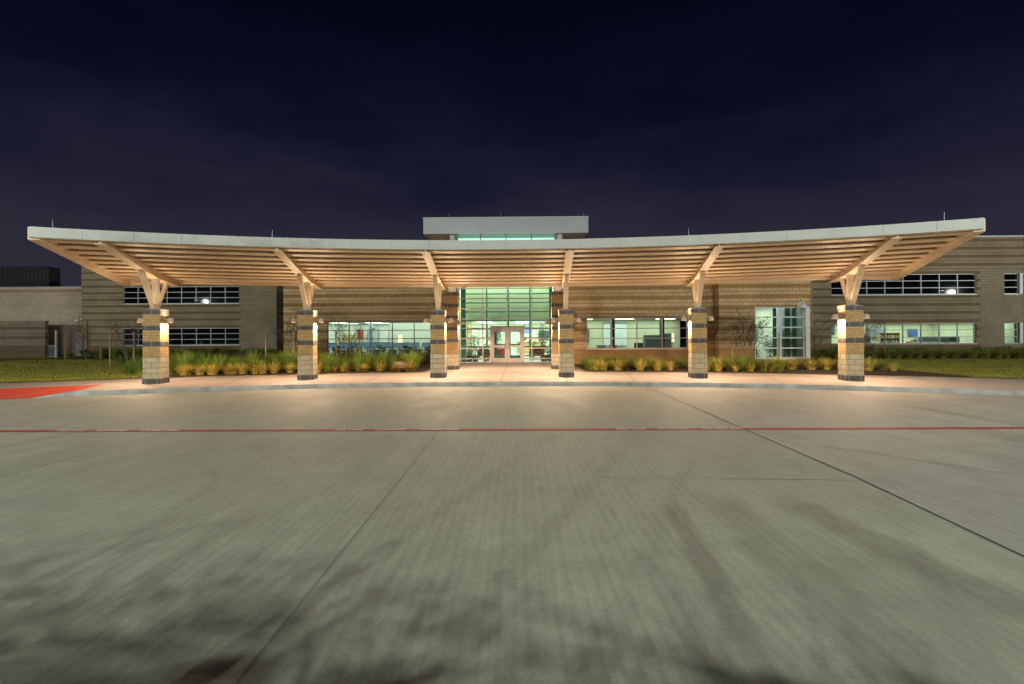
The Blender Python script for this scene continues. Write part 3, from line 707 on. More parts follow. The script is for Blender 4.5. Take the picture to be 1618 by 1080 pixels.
# hall interior: tall vestibule, green bulkhead above, low lit lobby beyond
HL = 9.0
MB().quad((-HX-.02, 30.7, .03), (HX+.02, 30.7, .03), (HX+.02, 36.2, .03), (-HX-.02, 36.2, .03)).build('room_floor', 'tile', SB)
MB().quad((-HL, 36.2, .03), (HL, 36.2, .03), (HL, 50, .03), (-HL, 50, .03)).build('room_floor', 'tile', SB)
MB().box(-HX-.03, HX+.03, 36.2, 36.4, 2.85, 7.0).build('green_bulkhead', 'room_green', SB)
for sg in (-1, 1): MB().quad((sg*(HX+.02), 30.75, .03), (sg*(HX+.02), 36.2, .03), (sg*(HX+.02), 36.2, 7), (sg*(HX+.02), 30.75, 7)).build('room_side_wall', 'room_green', SB)
MB().quad((-HX-.02, 30.75, 7.0), (HX+.02, 30.75, 7.0), (HX+.02, 36.3, 7.0), (-HX-.02, 36.3, 7.0)).build('room_ceiling', 'ceiling', SB)
MB().quad((-HL, 36.4, 2.9), (HL, 36.4, 2.9), (HL, 50, 2.9), (-HL, 50, 2.9)).build('room_ceiling', 'ceiling', SB)
MB().quad((-HL, 50, .03), (HL, 50, .03), (HL, 50, 2.9), (-HL, 50, 2.9)).build('room_back_wall', 'room_wall_white', SB)
for sg in (-1, 1):
    MB().quad((sg*HL, 36.2, .03), (sg*HL, 50, .03), (sg*HL, 50, 2.9), (sg*HL, 36.2, 2.9)).build('room_side_wall', 'room_wall_white', SB)
    MB().box(sg*HX if sg > 0 else -HL, HL if sg > 0 else -HX, 36.3, 36.45, .03, 2.85).build('room_front_wall', 'room_wall_white', SB)
for x in (-5.5, -2.2, 1.1, 4.4, 7):
    for y in (38.5, 41.5, 44.5, 47.5): MB().box(x-.6, x+.6, y-.3, y+.3, 2.86, 2.894).build('ceiling_light', 'panel', SB)
for x in (-2, 0, 2):
    for y in (32.2, 33.5, 35.6): MB().box(x-.6, x+.6, y-.3, y+.3, 6.95, 6.99).build('ceiling_light', 'panel_green', SB)
MB().box(-HX-.3, HX+.3, 30.58, 37, 7.0, 7.2).build('roof', 'roof', SB)
room_light(0, 43.2, 2.84, 17, 12.5, 1300); room_light(0, 33.6, 6.9, 5.6, 5.2, 480, (.86, 1, .86))
# roof monitor over the hall
yb_ = 28.0
mon = MB().box(-4.78, 4.78, yb_, yb_+.12, 7.66, 8.55).box(-4.78, -4.66, yb_+.121, yb_+9, 7.66, 8.55).box(4.66, 4.78, yb_+.121, yb_+9, 7.66, 8.55).build('roof_monitor', 'fascia_dark', SB)
MB().box(-4.80, 4.80, yb_-.03, yb_+.15, 8.551, 8.61).build('coping', 'fascia', mon)
MB().box(-4.65, 4.65, yb_+.121, yb_+8.9, 7.68, 7.74).build('soffit', 'soffit', mon)
MB().box(-4.65, 4.65, yb_+.121, yb_+8.9, 8.40, 8.5).build('roof_deck', 'roof', mon)
m = MB()
for x in (-1.6, 0, 1.6, -3.3, 3.3): m.box(x-.004, x+.004, yb_-.003, yb_-.0005, 7.67, 8.54)
m.build('seam', 'seam', mon)
cw = MB()
for x in (-3.0, -1.5, 0, 1.5, 3.0): cw.box(x-.03, x+.03, yb_+.45, yb_+.55, 6.4, 7.68)
cw.box(-3.0, 3.0, yb_+.452, yb_+.548, 6.4, 6.46)
c_ = cw.build('clerestory_window', 'alu', SB)
MB().quad((-3, yb_+.5, 6.4), (3, yb_+.5, 6.4), (3, yb_+.5, 7.68), (-3, yb_+.5, 7.68)).build('pane', 'glass_green', c_)
MB().box(-2.9, 2.9, yb_+1.2, yb_+1.3, 6.9, 7.62).build('clerestory_lamp', 'clere', SB); M['clere'].cycles.emission_sampling = 'AUTO'
MB().box(-3.05, 3.05, yb_+.4, yb_+.6, 6.0, 6.4).box(-3.3, -3.035, yb_+.4, yb_+3, 6.0, 7.68).box(3.035, 3.3, yb_+.4, yb_+3, 6.0, 7.68).build('clerestory_wall', 'soffit', SB)
rods += [((-3.3, 28.2, 8.61), 'thin lightning rod on the left end of the roof box'), ((-.3, 28.2, 8.61), 'thin lightning rod at the middle of the roof box'), ((4.55, 28.2, 8.61), 'thin lightning rod on the right end of the roof box')]
for i, (p, lb) in enumerate(rods): place(rod0 if i == 0 else copy_tree(rod0), p, 0, None); 
for o, (p, lb) in zip([o for o in C.objects if o.name.startswith('lightning_rod')], rods): o.location = p; tag(o, lb, 'lightning rod', ROD)

# separate structures
sw = thing('screen_wall', 'low dark striped masonry screen wall beside the lawn at far left', 'wall', (-50, 41, 0))
MB().box(-30, 10.15, 0, .3, 0, 3.15).build('wall_panel', 'screen', sw); MB().box(-30, 10.2, -.03, .33, 3.15, 3.2).build('coping', 'screen', sw)
gt = thing('metal_gate', 'small white barred gate at the end of the striped screen wall', 'gate', (-39.7, 41.2, 0))
m = MB()
for i in range(9): m.box(-.5+i*.12, -.48+i*.12, -.01, .01, .12, 1.0)
m.build('bars', 'alu_white', gt); MB().box(-.52, .55, -.025, .025, .08, .119).box(-.52, .55, -.025, .025, 1.001, 1.05).build('rail', 'alu_white', gt)
MB().box(.552, .68, -.05, .05, 0, 2.35).build('post', 'alu_white', gt)
fb = thing('rooftop_screen', 'dark ribbed rooftop equipment screen behind the pale far left block', 'screen', (-58, 62, 0))
m = MB()
for i in range(24): m.box(-14+i*.5, -13.56+i*.5, 0, .12, 6, 11.0)
m.build('louvre', 'dark_room', fb); MB().box(-14, -2.05, .121, 1.6, 0, 10.9).build('panel', 'dark_room', fb)

def dome_lamp(loc, label, ang=0):
    t = thing('wall_lamp', label, 'lamp', loc, 0, 'unlit dome lamps on the walls')
    MB().box(-.09, .09, -.04, 0, -.1, .25).build('mounting_plate', 'white_paint', t)
    m = MB(); pts = [(0, -.04, .18), (0, -.16, .36), (0, -.32, .38), (0, -.42, .25), (0, -.42, .12)]
    for a, b in zip(pts, pts[1:]): m.tube(a, b, .035, .035, 8)
    m.build('arm', 'white_paint', t)
    MB().lathe([(.05, .14), (.13, .10), (.20, 0), (.21, -.12), (.19, -.12), (.06, -.02)], 16, (0, -.42, 0)).build('dome', 'white_paint', t, smooth=False)
    MB().lathe([(.0, -.24), (.09, -.22), (.14, -.13), (.14, -.10)], 14, (0, -.42, 0)).build('lens', 'grey_plastic', t)
dome_lamp((16.75, 27.86, 3.32), 'white dome lamp above the tall right window')
dome_lamp((-39.4, 43.98, 3.3), 'white dome lamp on the pale wall above the gate')

# ------------------------------------------------------------------ parking lot lamps (behind the camera; they light the scene and mirror in the glass)
def lot_pole():
    t = thing('street_lamp', 'x', 'street lamp', (0, 0, 0))
    MB().lathe([(.3, -.15), (.3, .75)], 14).build('concrete_base', 'kerb', t)
    MB().tube((0, 0, .75), (0, 0, 9.4), .09, .06, 10).build('pole', 'dark_metal', t)
    for sg in (-1, 1):
        MB().bar((0, 0, 9.3), (sg*.55, 0, 9.4), .06, .06).build('arm', 'dark_metal', t)
        h = MB().box(sg*.95-.42, sg*.95+.42, -.2, .2, 9.42, 9.56).build('lamp_head', 'dark_metal', t)
        MB().box(sg*.95-.36, sg*.95+.36, -.16, .16, 9.38, 9.417).build('lens', 'pole_lens', h)
    return t
lp0 = lot_pole()
LOT = [(-66, -15, 11.5), (-18, 0, 1.45), (18, 0, 2.0), (79, -15, 19), (-.5, -7.95, .78), (-11.5, -22, 3.6)]
for i, (x, y, k) in enumerate(LOT):
    o = lp0 if i == len(LOT)-1 else copy_tree(lp0)
    place(o, (x, y, 0), R(90) if i in (1, 2, 4) else 0, ('far left twin-headed lamp pole in the car park', 'twin-headed lamp pole left behind the viewer', 'twin-headed lamp pole right behind the viewer', 'far right twin-headed lamp pole in the car park', 'twin-headed lamp pole close behind the viewer', 'short twin-headed path lamp straight behind the viewer')[i], 'car park lamp poles')
    if i in (4, 5): o.scale = (1, 1, .56 if i == 5 else 1.1)
    add_light('lot_light', 'POINT', (.95, 0, 9.08), P_LOT*k, (.92, .98, .86), o, shadow_soft_size=.05 if abs(x) > 50 else .11)

# ------------------------------------------------------------------ ornamental grasses
def clump_mesh(name, mat, n, h, spread, w, seed, droop=.6):
    q = random.Random(seed); m = MB()
    for i in range(n):
        a = q.uniform(0, 2*math.pi); b0 = q.uniform(0, .09)*spread/.4; ln = h*q.uniform(.65, 1.1); lean = q.uniform(.05, 1.0)**.8*spread
        bx, by = b0*math.cos(a), b0*math.sin(a); a += q.uniform(-.5, .5); dx, dy = math.cos(a), math.sin(a); px, py = -dy, dx
        prev = None
        for k in range(5):
            t = k/4; rr = lean*(t**1.5); zz = ln*(t-droop*.5*t*t*lean/spread); ww = w*(1-t)**.6/2+.0006
            x, y = bx+dx*rr, by+dy*rr
            cur = ((x-px*ww, y-py*ww, zz), (x+px*ww, y+py*ww, zz))
            if prev: m.quad(prev[0], prev[1], cur[1], cur[0])
            prev = cur
    me_o = m.build(name, mat); me = me_o.data; bpy.data.objects.remove(me_o); return me
GM = {'y': [clump_mesh('yellow_grass', 'grass_yellow', 130, .66, .78, .022, s, .85) for s in (1, 2, 3)], 'g': [clump_mesh('green_grass', 'grass_green', 210, .92, .8, .018, s, .6) for s in (4, 5, 6)],
      'o': [clump_mesh('olive_grass', 'grass_olive', 150, .62, .75, .022, s, .8) for s in (7, 8)], 'r': [clump_mesh('rust_grass', 'grass_rust', 190, .34, .55, .014, s, .9) for s in (9, 10)],
      'd': [clump_mesh('dark_shrub', 'shrub_dark', 230, .75, .55, .03, s, .3) for s in (11, 12)]}
def clump(kind, x, y, label, group, cat='ornamental grass', sc=1.0, z=.04):
    nm = {'y': 'yellow_grass_clump', 'g': 'green_grass_clump', 'o': 'olive_grass_clump', 'r': 'rust_grass_clump', 'd': 'dark_shrub'}[kind]
    o = bpy.data.objects.new(nm, rnd.choice(GM[kind])); C.objects.link(o)
    place(o, (x, y, z), rnd.uniform(0, 6.28), None, None, sc*rnd.uniform(.68, 1.28)); tag(o, label, cat, group); return o
ra = arc_y(WR)
def row(kind, x0, x1, step, off, label, group, jit=.15, sc=1.0, prob=1.0, yf=None, **kw):
    x = x0
    while x < x1:
        if rnd.random() < prob: clump(kind, x+rnd.uniform(-jit, jit), (yf or ra)(x)+off+rnd.uniform(-jit, jit), label, group, sc=sc, **kw)
        x += step*rnd.uniform(.85, 1.2)
G1 = 'grasses in the planting beds'
LB1 = 'between the two leftmost columns'; LB2 = 'just left of the entrance'
row('y', -14.3, -8.9, .8, 1.0, 'golden arching grass clump at the front of the bed '+LB1, G1, .25, sc=.9)
row('y', -14.3, -8.9, .5, .55, 'golden arching grass clump at the front of the bed '+LB1, G1, sc=.95)
row('r', -8.1, -6.6, .6, .6, 'flattened rust coloured grass tuft in the bed '+LB2, G1)
row('y', -8.4, -4.5, .8, .6, 'golden arching grass clump at the front of the bed '+LB2, G1, sc=.85, prob=.8)
row('r', -5.2, -4.3, .5, .5, 'flattened rust coloured grass tuft in the bed '+LB2, G1, sc=.9)
for off in (1.3, 2.2, 3.2):
    row('g', -17.4 if off > 2 else -14.6, -9.1, .5, off, 'tall green feathery grass clump in the bed '+LB1, G1, .25, prob=.95)
    row('g', -8.7, -4.35, .45, off-.2, 'tall green feathery grass clump in the bed '+LB2, G1, .25)
for off in (4.4, 5.4, 6.4):
    row('d', -18.2, -9.2, .7, off, 'low dark shrub behind the green grasses '+LB1, 'dark shrubs behind the grasses', .25, cat='shrub')
    row('d', -8.9, -4.3, .7, off, 'low dark shrub behind the green grasses '+LB2, 'dark shrubs behind the grasses', .25, cat='shrub', sc=.9)
RB1 = 'just right of the entrance'; RB2 = 'between the two rightmost columns'
for off, k1, pr in ((.55, 'y', .8), (1.1, 'o', .95), (1.7, 'o', .95), (2.4, 'o', .9), (3.1, 'o', .9)):
    n1 = {'y': 'golden arching grass clump', 'o': 'olive green grass clump'}[k1]
    row(k1, 4.4, 8.0, .55, off, n1+' in the bed '+RB1, G1, .25, sc=1.05 if k1 == 'o' else .85, prob=pr*(.75 if k1 == 'y' else 1))
    row(k1, 9.3, 13.0, .55, off, n1+' in the bed '+RB2, G1, .25, sc=1.05 if k1 == 'o' else .85, prob=pr*(.75 if k1 == 'y' else 1))
row('y', 4.4, 8.0, .9, 1.6, 'golden arching grass clump in the bed '+RB1, G1, .25, sc=.7)
row('y', 9.3, 13.0, .9, 1.7, 'golden arching grass clump in the bed '+RB2, G1, .25, sc=.7)
for x, lb in ((5.0, RB1), (5.6, RB1), (7.1, RB1), (10.6, RB2), (11.2, RB2), (12.4, RB2)): clump('r', x, ra(x)+.75, 'flattened rust coloured grass tuft in the bed '+lb, G1, sc=.8)
for off in (.9, 1.5, 2.2, 2.9):
    row('g', 4.4, 8.0, .6, off, 'short green grass tuft among golden clumps '+RB1, G1, .25, sc=.6)
    row('g', 9.3, 13.2, .6, off, 'short green grass tuft among golden clumps '+RB2, G1, .25, sc=.6)
for off in (2.5, 3.4, 4.3): row('y' if off < 3 else 'o', 13.2, 18.3, .75, off, 'dry grass clump in the bed behind the rightmost column', G1, .25, sc=.95)
HW = 'dull olive grass mound along the foot of the right wing'
for off in (.35, 1.15): row('o', 19, 41, .78, 32.5+off, HW, 'grass mounds along the right wing', .12, sc=1.05, yf=lambda x: 0)
for off in (2.0, 2.9, 3.7): row('g' if off < 3 else 'd', 19, 41, .85, 32.5+off, 'darker tall shrub against the foot of the right wing', 'shrubs along the right wing', .2, cat='shrub', sc=.85, yf=lambda x: 0)
for off in (.3, 1.3, 2.4, 3.4): row('g' if off < 1.5 else 'd', -33 if off < 1 else -36.5, -18.5, .95, 38.6+off, 'dark shrub in the shaded bed at the foot of the left wing', 'shrubs along the left wing', .25, cat='shrub', sc=.9, yf=lambda x: 0)
row('g', -23.5, -17.3, .8, 29.5, 'green grass tuft on the lawn edge behind the leftmost column', G1, .3, sc=.75, yf=lambda x: 0)
row('g', -23, -17.6, .8, 31.2, 'green grass tuft on the lawn edge behind the leftmost column', G1, .3, sc=.8, yf=lambda x: 0)
# two low boulders of pale stone in the bed
def rock(loc, sx, sy, sz, label):
    m = MB(); bm = bmesh.new(); bmesh.ops.create_icosphere(bm, subdivisions=3, radius=1)
    q = random.Random(int(loc[0]*10)); ph = [q.uniform(0, 6) for _ in range(6)]
    for v in bm.verts:
        c = v.co; k = 1+.12*math.sin(3*c.x+ph[0])+.1*math.sin(4*c.y+ph[1])+.08*math.sin(7*c.z+ph[2])+.06*math.sin(9*c.x+6*c.y+ph[3])
        v.co = Vector((c.x*k*sx, c.y*k*sy, c.z*k*sz))
    me = bpy.data.meshes.new('landscape_boulder'); bm.to_mesh(me); bm.free(); me.materials.append(M['col_block_plain'])
    o = bpy.data.objects.new('landscape_boulder', me); C.objects.link(o); o.location = loc; tag(o, label, 'boulder', None)
M['col_block_plain'] = plain('pale sandstone', (.42, .33, .20), .9, .35, 4, bump=.04)
rock((-5.05, 24.1, .22), .55, .4, .28, 'pale boulder in the grass bed just left of the entrance column')

# ------------------------------------------------------------------ young trees with stakes
def branchy(m, p, d, ln, r, depth, q, tips):
    n = 4; cur = Vector(p); d = Vector(d).normalized()
    for i in range(n):
        nx = cur+d*(ln/n); m.tube(cur, nx, r*(1-.4*i/n), r*(1-.4*(i+1)/n), 5, False); cur = nx
        d = (d+Vector((q.uniform(-.14, .14), q.uniform(-.14, .14), .04))).normalized()
        if depth > 0 and i >= 1:
            for _ in range(q.choice((1, 2))):
                a = q.uniform(0, 6.28); dd = (d*.8+Vector((math.cos(a), math.sin(a), .25))*.75)
                branchy(m, cur, dd, ln*q.uniform(.45, .7), r*.5, depth-1, q, tips)
        if depth == 0: tips.append(cur.copy())
    tips.append(cur.copy())
def leaves(m, tips, q, per, sz, spread):
    for t in tips:
        for _ in range(per):
            c = t+Vector((q.gauss(0, spread), q.gauss(0, spread), q.gauss(0, spread))); s_ = sz*q.uniform(.6, 1.3)
            n = Vector((q.gauss(0, 1), q.gauss(0, 1), q.gauss(0, 1))).normalized(); a = n.orthogonal().normalized()*s_; b = n.cross(a.normalized())*s_*.55
            m.quad(c-a, c-b, c+a, c+b)
def sapling(loc, label, h, seed, multi=True, leaf='leaf_dark', per=1, group=None):
    q = random.Random(seed); t = thing('young_tree', label, 'tree', loc, 0, group); m = MB(); tips = []
    if multi:
        for k in range(4):
            a = k*1.6+q.uniform(-.3, .3); branchy(m, (0, 0, -.05), (math.cos(a)*.28, math.sin(a)*.28, 1), h*.72, .022, 2, q, tips)
    else: branchy(m, (0, 0, -.05), (.02, 0, 1), h*.8, .03, 2, q, tips)
    m.build('trunk', 'bark', t)
    l_ = MB(); leaves(l_, tips, q, per, .036, .06); l_.build('crown', leaf, t)
stk0 = [None]
def stake(loc, h, label):
    m = MB().tube((0, 0, -.1), (0, 0, h), .035, .032, 8); o = m.build('tree_stake', 'stake'); place(o, loc); tag(o, label, 'stake', 'timber stakes beside the young trees'); return o
def px(x, y, Y): 
    """point on the building-parallel plane at depth Y seen at pixel x, y of the photograph"""
    return (.65+(x-818)*Y/764, Y, 1.8+(528+(809-x)*.0054-y)*Y/764)
sapling((-22.2, 28.2, .02), 'bare multi-stemmed sapling between two stakes on the left lawn', 2.3, 21)
for x, lb in ((-22.9, 'left timber stake of the sapling on the lawn'), (-21.5, 'right timber stake of the sapling on the lawn')): stake((x-.2, 27.9, .02), 2.05, lb)
sapling((-33.6, 38.0, .02), 'bare sapling near the white gate on the shaded lawn', 2.5, 22)
stake((-32.6, 38.2, .02), 1.9, 'timber stake right of the sapling near the white gate'); stake((-34.9, 37.6, .02), 1.9, 'timber stake left of the sapling near the white gate')
sapling((-11.7, 26.4, .04), 'bare twiggy sapling in the bed left of the five-bay window', 2.4, 23)
stake((-12.55, 25.2, .04), 2.0, 'left stake of the sapling left of the five-bay window'); stake((-11.1, 25.2, .04), 2.05, 'right stake of the sapling left of the five-bay window')
sapling((-8.9, 27.6, .04), 'thin sapling in front of the left end of the five-bay window', 2.3, 24)
stake((-9.6, 27.2, .04), 2.0, 'left stake of the sapling before the five-bay window'); stake((-8.3, 27.2, .04), 1.95, 'right stake of the sapling before the five-bay window')
sapling((13.2, 26.4, .04), 'slender leafy sapling at the left edge of the tall right window', 2.3, 25, True, per=3)
stake((12.4, 26.6, .04), 1.75, 'rusty stake left of the tall right window'); stake((14.5, 25.8, .04), 1.75, 'pale stake in front of the tall right window')
sapling((18.3, 29.5, .04), 'bare sapling between the tall window and the rightmost column', 2.2, 26)
sapling((25.0, 33.6, .04), 'small bare sapling before the lower window right of the rightmost column', 2.3, 27)
stake((24.3, 33.3, .04), 1.9, 'left stake of the sapling before the right wing'); stake((25.7, 33.3, .04), 1.9, 'right stake of the sapling before the right wing')
# trees behind the viewer: their foliage shades the foreground
def shade_tree(loc, h, cr, seed, label, n=1500):
    q = random.Random(seed); t = thing('shade_tree', label, 'tree', loc, 0, 'trees in the car park island'); m = MB(); tips = []
    m.tube((0, 0, -.15), (0, 0, h*.4), .11, .08, 8)
    for k in range(6):
        a = k*1.05+q.uniform(-.3, .3); branchy(m, (0, 0, h*(.42+.03*k)), (math.cos(a)*.45, math.sin(a)*.45, 1), h*.34, .05, 2, q, tips)
    m.build('trunk', 'bark', t)
    l_ = MB()
    blobs = [(q.uniform(-1, 1)*cr*.75, q.uniform(-1, 1)*cr*.75, h*q.uniform(.64, .98), cr*q.uniform(.2, .4)) for _ in range(15)]
    per = n//15
    for bx, by, bz, br in blobs:
        for _ in range(per):
            v = Vector((q.gauss(0, 1), q.gauss(0, 1), q.gauss(0, 1)*.8))*(br*.5); leaves(l_, [Vector((bx, by, bz))+v], q, 1, .085, .03)
    l_.build('crown', 'leaf', t)
for x, y, cr, lb in ((5.7, 1.35, .75, 'added light-blocking tree nearest the lane, right of the viewer'), (6.9, 1.4, .78, 'second added light-blocking tree right of the viewer'), (8.1, 1.3, .75, 'third added light-blocking tree right of the viewer'),
                     (-8.5, 1.3, .75, 'second added light-blocking tree left of the viewer'), (-9.6, 1.4, .78, 'third added light-blocking tree left of the viewer'), (-10.8, 1.35, .75, 'added light-blocking tree farthest left of the viewer'), (6.2, .2, .8, 'leafy tree in the second row, right of the viewer'), (7.7, .2, .8, 'farther added light-blocking tree in the second row, right of the viewer'), (-9.0, .2, .8, 'leafy tree in the second row, left of the viewer'), (-10.5, .2, .8, 'farther added light-blocking tree in the second row, left of the viewer')):
    shade_tree((x, y, -.15), 5.0 if cr > .5 else 4.6, cr, int(abs(x)*10), lb, 2400)  # side trees added out of view to block the side lamps from the foreground
for x, y, cr, n, sd, lb in ((-2.45, -.6, .60, 2200, 61, 'young leafy tree left behind the viewer'), (-1.3, -.45, .48, 1700, 62, 'slim young tree just left behind the viewer'), (-.6, -.8, .60, 2200, 63, 'young leafy tree close behind the viewer'),
                            (1.2, -1.0, .36, 1000, 64, 'small young tree right behind the viewer')):
    shade_tree((x, y, -.15), 3.75, cr, sd, lb, n)

# ------------------------------------------------------------------ furnishings behind the glass
def desk(loc, label, w=1.5, mat='grey_plastic', group=None, rz=0):
    t = thing('desk', label, 'desk', loc, rz, group)
    MB().box(-w/2, w/2, -.35, .35, .70, .74).build('desk_top', mat, t)
    for x in (-w/2+.03, w/2-.07):
        for y in (-.32, .28): MB().box(x, x+.04, y, y+.04, 0, .70).build('leg', 'dark_metal', t)
    return t
def monitor():
    t = thing('monitor', 'x', 'monitor')
    MB().box(-.27, .27, -.02, .02, .10, .44).build('casing', 'black_plastic', t)
    MB().box(-.25, .25, -.026, -.0205, .12, .42).build('screen', 'screen_on', t)
    MB().box(-.03, .03, -.01, .03, .012, .099).box(-.11, .11, -.08, .08, 0, .012).build('stand', 'black_plastic', t); return t
def chair(mat='black_plastic'):
    t = thing('office_chair', 'x', 'chair')
    MB().box(-.23, .23, -.22, .22, .43, .49).build('seat', mat, t); MB().box(-.22, .22, .20, .25, .55, .98).build('backrest', mat, t)
    MB().tube((0, 0, .06), (0, 0, .43), .03).bar((0, .22, .46), (0, .25, .6), .05, .02).build('stem', 'dark_metal', t)
    m = MB()
    for k in range(5): a = k*1.257; m.bar((0, 0, .06), (.27*math.cos(a), .27*math.sin(a), .03), .04, .03)
    m.build('base', 'dark_metal', t); return t
mon0, ch0 = monitor(), chair(); mfirst, cfirst = [1], [1]
def put_monitor(p, rz, lb): 
    o = mon0 if mfirst[0] else copy_tree(mon0); mfirst[0] = 0; place(o, p, rz, lb, 'computer monitors on the desks')
def put_chair(p, rz, lb):
    o = ch0 if cfirst[0] else copy_tree(ch0); cfirst[0] = 0; place(o, p, rz, lb, 'chairs in the computer room')
rowname = ('front', 'middle', 'rear')
for j, y in enumerate((34.3, 36.2, 38.2)):
    for i in range(5):
        x = -12.9+i*1.85; bay = ('first', 'second', 'third', 'fourth', 'fifth')[i]
        desk((x, y, .06), 'grey computer desk in the %s row, %s from the left behind the five-bay window' % (rowname[j], bay), 1.6, group='computer desks')
        for k, s_ in enumerate((-.4, .4)): put_monitor((x+s_, y+.05, .80), rnd.uniform(-.3, .3), '%s monitor on the %s desk of the %s row behind the five-bay window' % (('left', 'right')[k], bay, rowname[j]))
        put_chair((x+rnd.uniform(-.4, .4), y-.62 if j else y+.75, .06), math.pi+rnd.uniform(-.6, .6), 'dark chair at the %s desk of the %s row behind the five-bay window' % (bay, rowname[j]))
def floor_lamp(loc, label):
    t = thing('standing_lamp', label, 'lamp', loc)
    MB().lathe([(.14, 0), (.14, .03)], 12).tube((-.06, 0, .03), (-.06, 0, 1.2), .012).tube((.06, 0, .03), (.06, 0, 1.2), .012).build('stem', 'dark_metal', t)
    MB().lathe([(.17, 1.2), (.15, 1.75)], 14).build('lamp_shade', 'lamp_shade', t)
def cabinet(loc, w, d, h, mat, label, shelves=3):
    t = thing('cabinet', label, 'cabinet', loc)
    MB().box(-w/2, w/2, 0, d, .06, h).build('carcass', mat, t); MB().box(-w/2+.03, w/2-.03, .03, d-.03, 0, .06).build('plinth', 'black_plastic', t)
    for i in range(2): 
        a, b = (-w/2+.02, -.01) if i == 0 else (.01, w/2-.02)
        dd = MB().box(a, b, -.02, -.001, .09, h-.03).build('door', mat, t); MB().box((b-.05) if i == 0 else a+.03, (b-.03) if i == 0 else a+.05, -.035, -.0205, h*.5, h*.5+.12).build('handle', 'alu', dd)
floor_lamp((-7.9, 35.2, .06), 'glowing column lamp among the desks of the computer room')
cabinet((-8.9, 39.9, .06), 1.1, .5, 1.9, 'teal_dark', 'tall dark cabinet at the back of the computer room')
cabinet((-6.2, 39.9, .06), 1.6, .5, 1.35, 'grey_plastic', 'low grey cabinet at the back right of the computer room')
def board(loc, w, h, label, mat='grey_plastic', name='notice_board'):
    t = thing(name, label, 'board', loc); MB().box(-w/2, w/2, 0, .03, 0, h).build('frame', 'alu', t); MB().box(-w/2+.04, w/2-.04, -.008, -.001, .04, h-.04).build('panel', mat, t)
board((-11.6, 40.9, 1.0), 1.0, 1.3, 'pale notice board on the computer room back wall', 'alu_white')
board((-9.9, 40.9, 1.1), .8, 1.0, 'teal picture board on the computer room back wall', 'teal_dark', 'picture_frame')
board((-7.4, 40.9, 1.2), 1.3, .9, 'blue poster board on the computer room back wall', 'book_blue', 'poster')
board((-12.7, 40.9, 1.5), .5, .8, 'red poster at the left of the computer room back wall', 'book_red', 'poster')
for x in (-10.7, -8.1): MB().box(x-.13, x+.13, 37.2, 37.45, .06, 2.77).build('interior_column', 'grey_plastic', SB)
cabinet((-13.4, 39.9, .06), 1.0, .5, 1.8, 'wood', 'wooden cupboard at the back left of the computer room')
cabinet((-11.0, 39.9, .06), .9, .5, 1.15, 'teal_dark', 'small dark cabinet under the picture board in the computer room')
board((5.2, 33.45, 1.2), .8, 1.0, 'dark picture on the back wall of the four-bay office', 'teal_dark', 'picture_frame')
board((31.6, 41.9, 1.3), 1.6, .9, 'wide pale notice board on the right wing office wall', 'alu_white')
board((34.6, 41.9, 1.4), .8, .7, 'blue poster on the right wing office wall', 'book_blue', 'poster')
board((-1.9, 49.9, 1.2), 1.4, 1.0, 'grey notice board on the lobby back wall left of the doors', 'grey_plastic')
board((3.4, 49.9, 1.2), 1.2, 1.0, 'dark picture on the lobby back wall right of the doors', 'teal_dark', 'picture_frame')
dr = MB().box(-5.6, -4.7, 40.9, 40.96, .06, 2.15).build('interior_door', 'wood', SB)
# right office
desk((6.0, 29.6, .06), 'grey office desk at the left of the four-bay window', 1.5)
desk((8.3, 29.8, .06), 'office desk in the middle of the four-bay window', 1.5, 'teal_dark')
put_monitor((8.1, 29.85, .80), 2.7, 'monitor on the middle desk behind the four-bay window')
cabinet((9.25, 30.6, .06), 1.1, .5, 1.65, 'teal_dark', 'dark office hutch behind the four-bay window')
cabinet((10.1, 30.7, .06), .6, .5, 1.75, 'teal_dark', 'narrow dark cabinet right of the office hutch')
def printer(loc, label):
    t = thing('printer', label, 'printer', loc); MB().box(-.28, .28, -.22, .22, 0, .26).build('body', 'alu_white', t); MB().bar((-.0, -.22, .18), (0, -.42, .23), .4, .02).build('paper_tray', 'grey_plastic', t); MB().box(-.25, .25, -.18, .18, .261, .32).build('lid', 'grey_plastic', t)
printer((5.75, 29.6, .80), 'pale printer on the left office desk'); printer((6.45, 29.6, .80), 'second printer on the left office desk, nearer the mullion')
floor_lamp((10.75, 31.8, .06), 'glowing twin-stem lamp in the office near the right bay')
b_ = thing('window_blind', 'pale vertical blind on the back wall of the four-bay office', 'blind', (7.4, 33.45, 1.0))
m = MB()
for i in range(16): m.box(-.8+i*.1, -.71+i*.1, 0, .02, 0, 1.5)
m.build('slats', 'curtain', b_); MB().box(-.85, .85, -.03, .05, 1.501, 1.58).build('head_rail', 'alu', b_)
for x in (6.35, 9.3): MB().box(x-.12, x+.12, 28.95, 29.15, .06, 2.79).build('interior_column', 'black_plastic', SB)
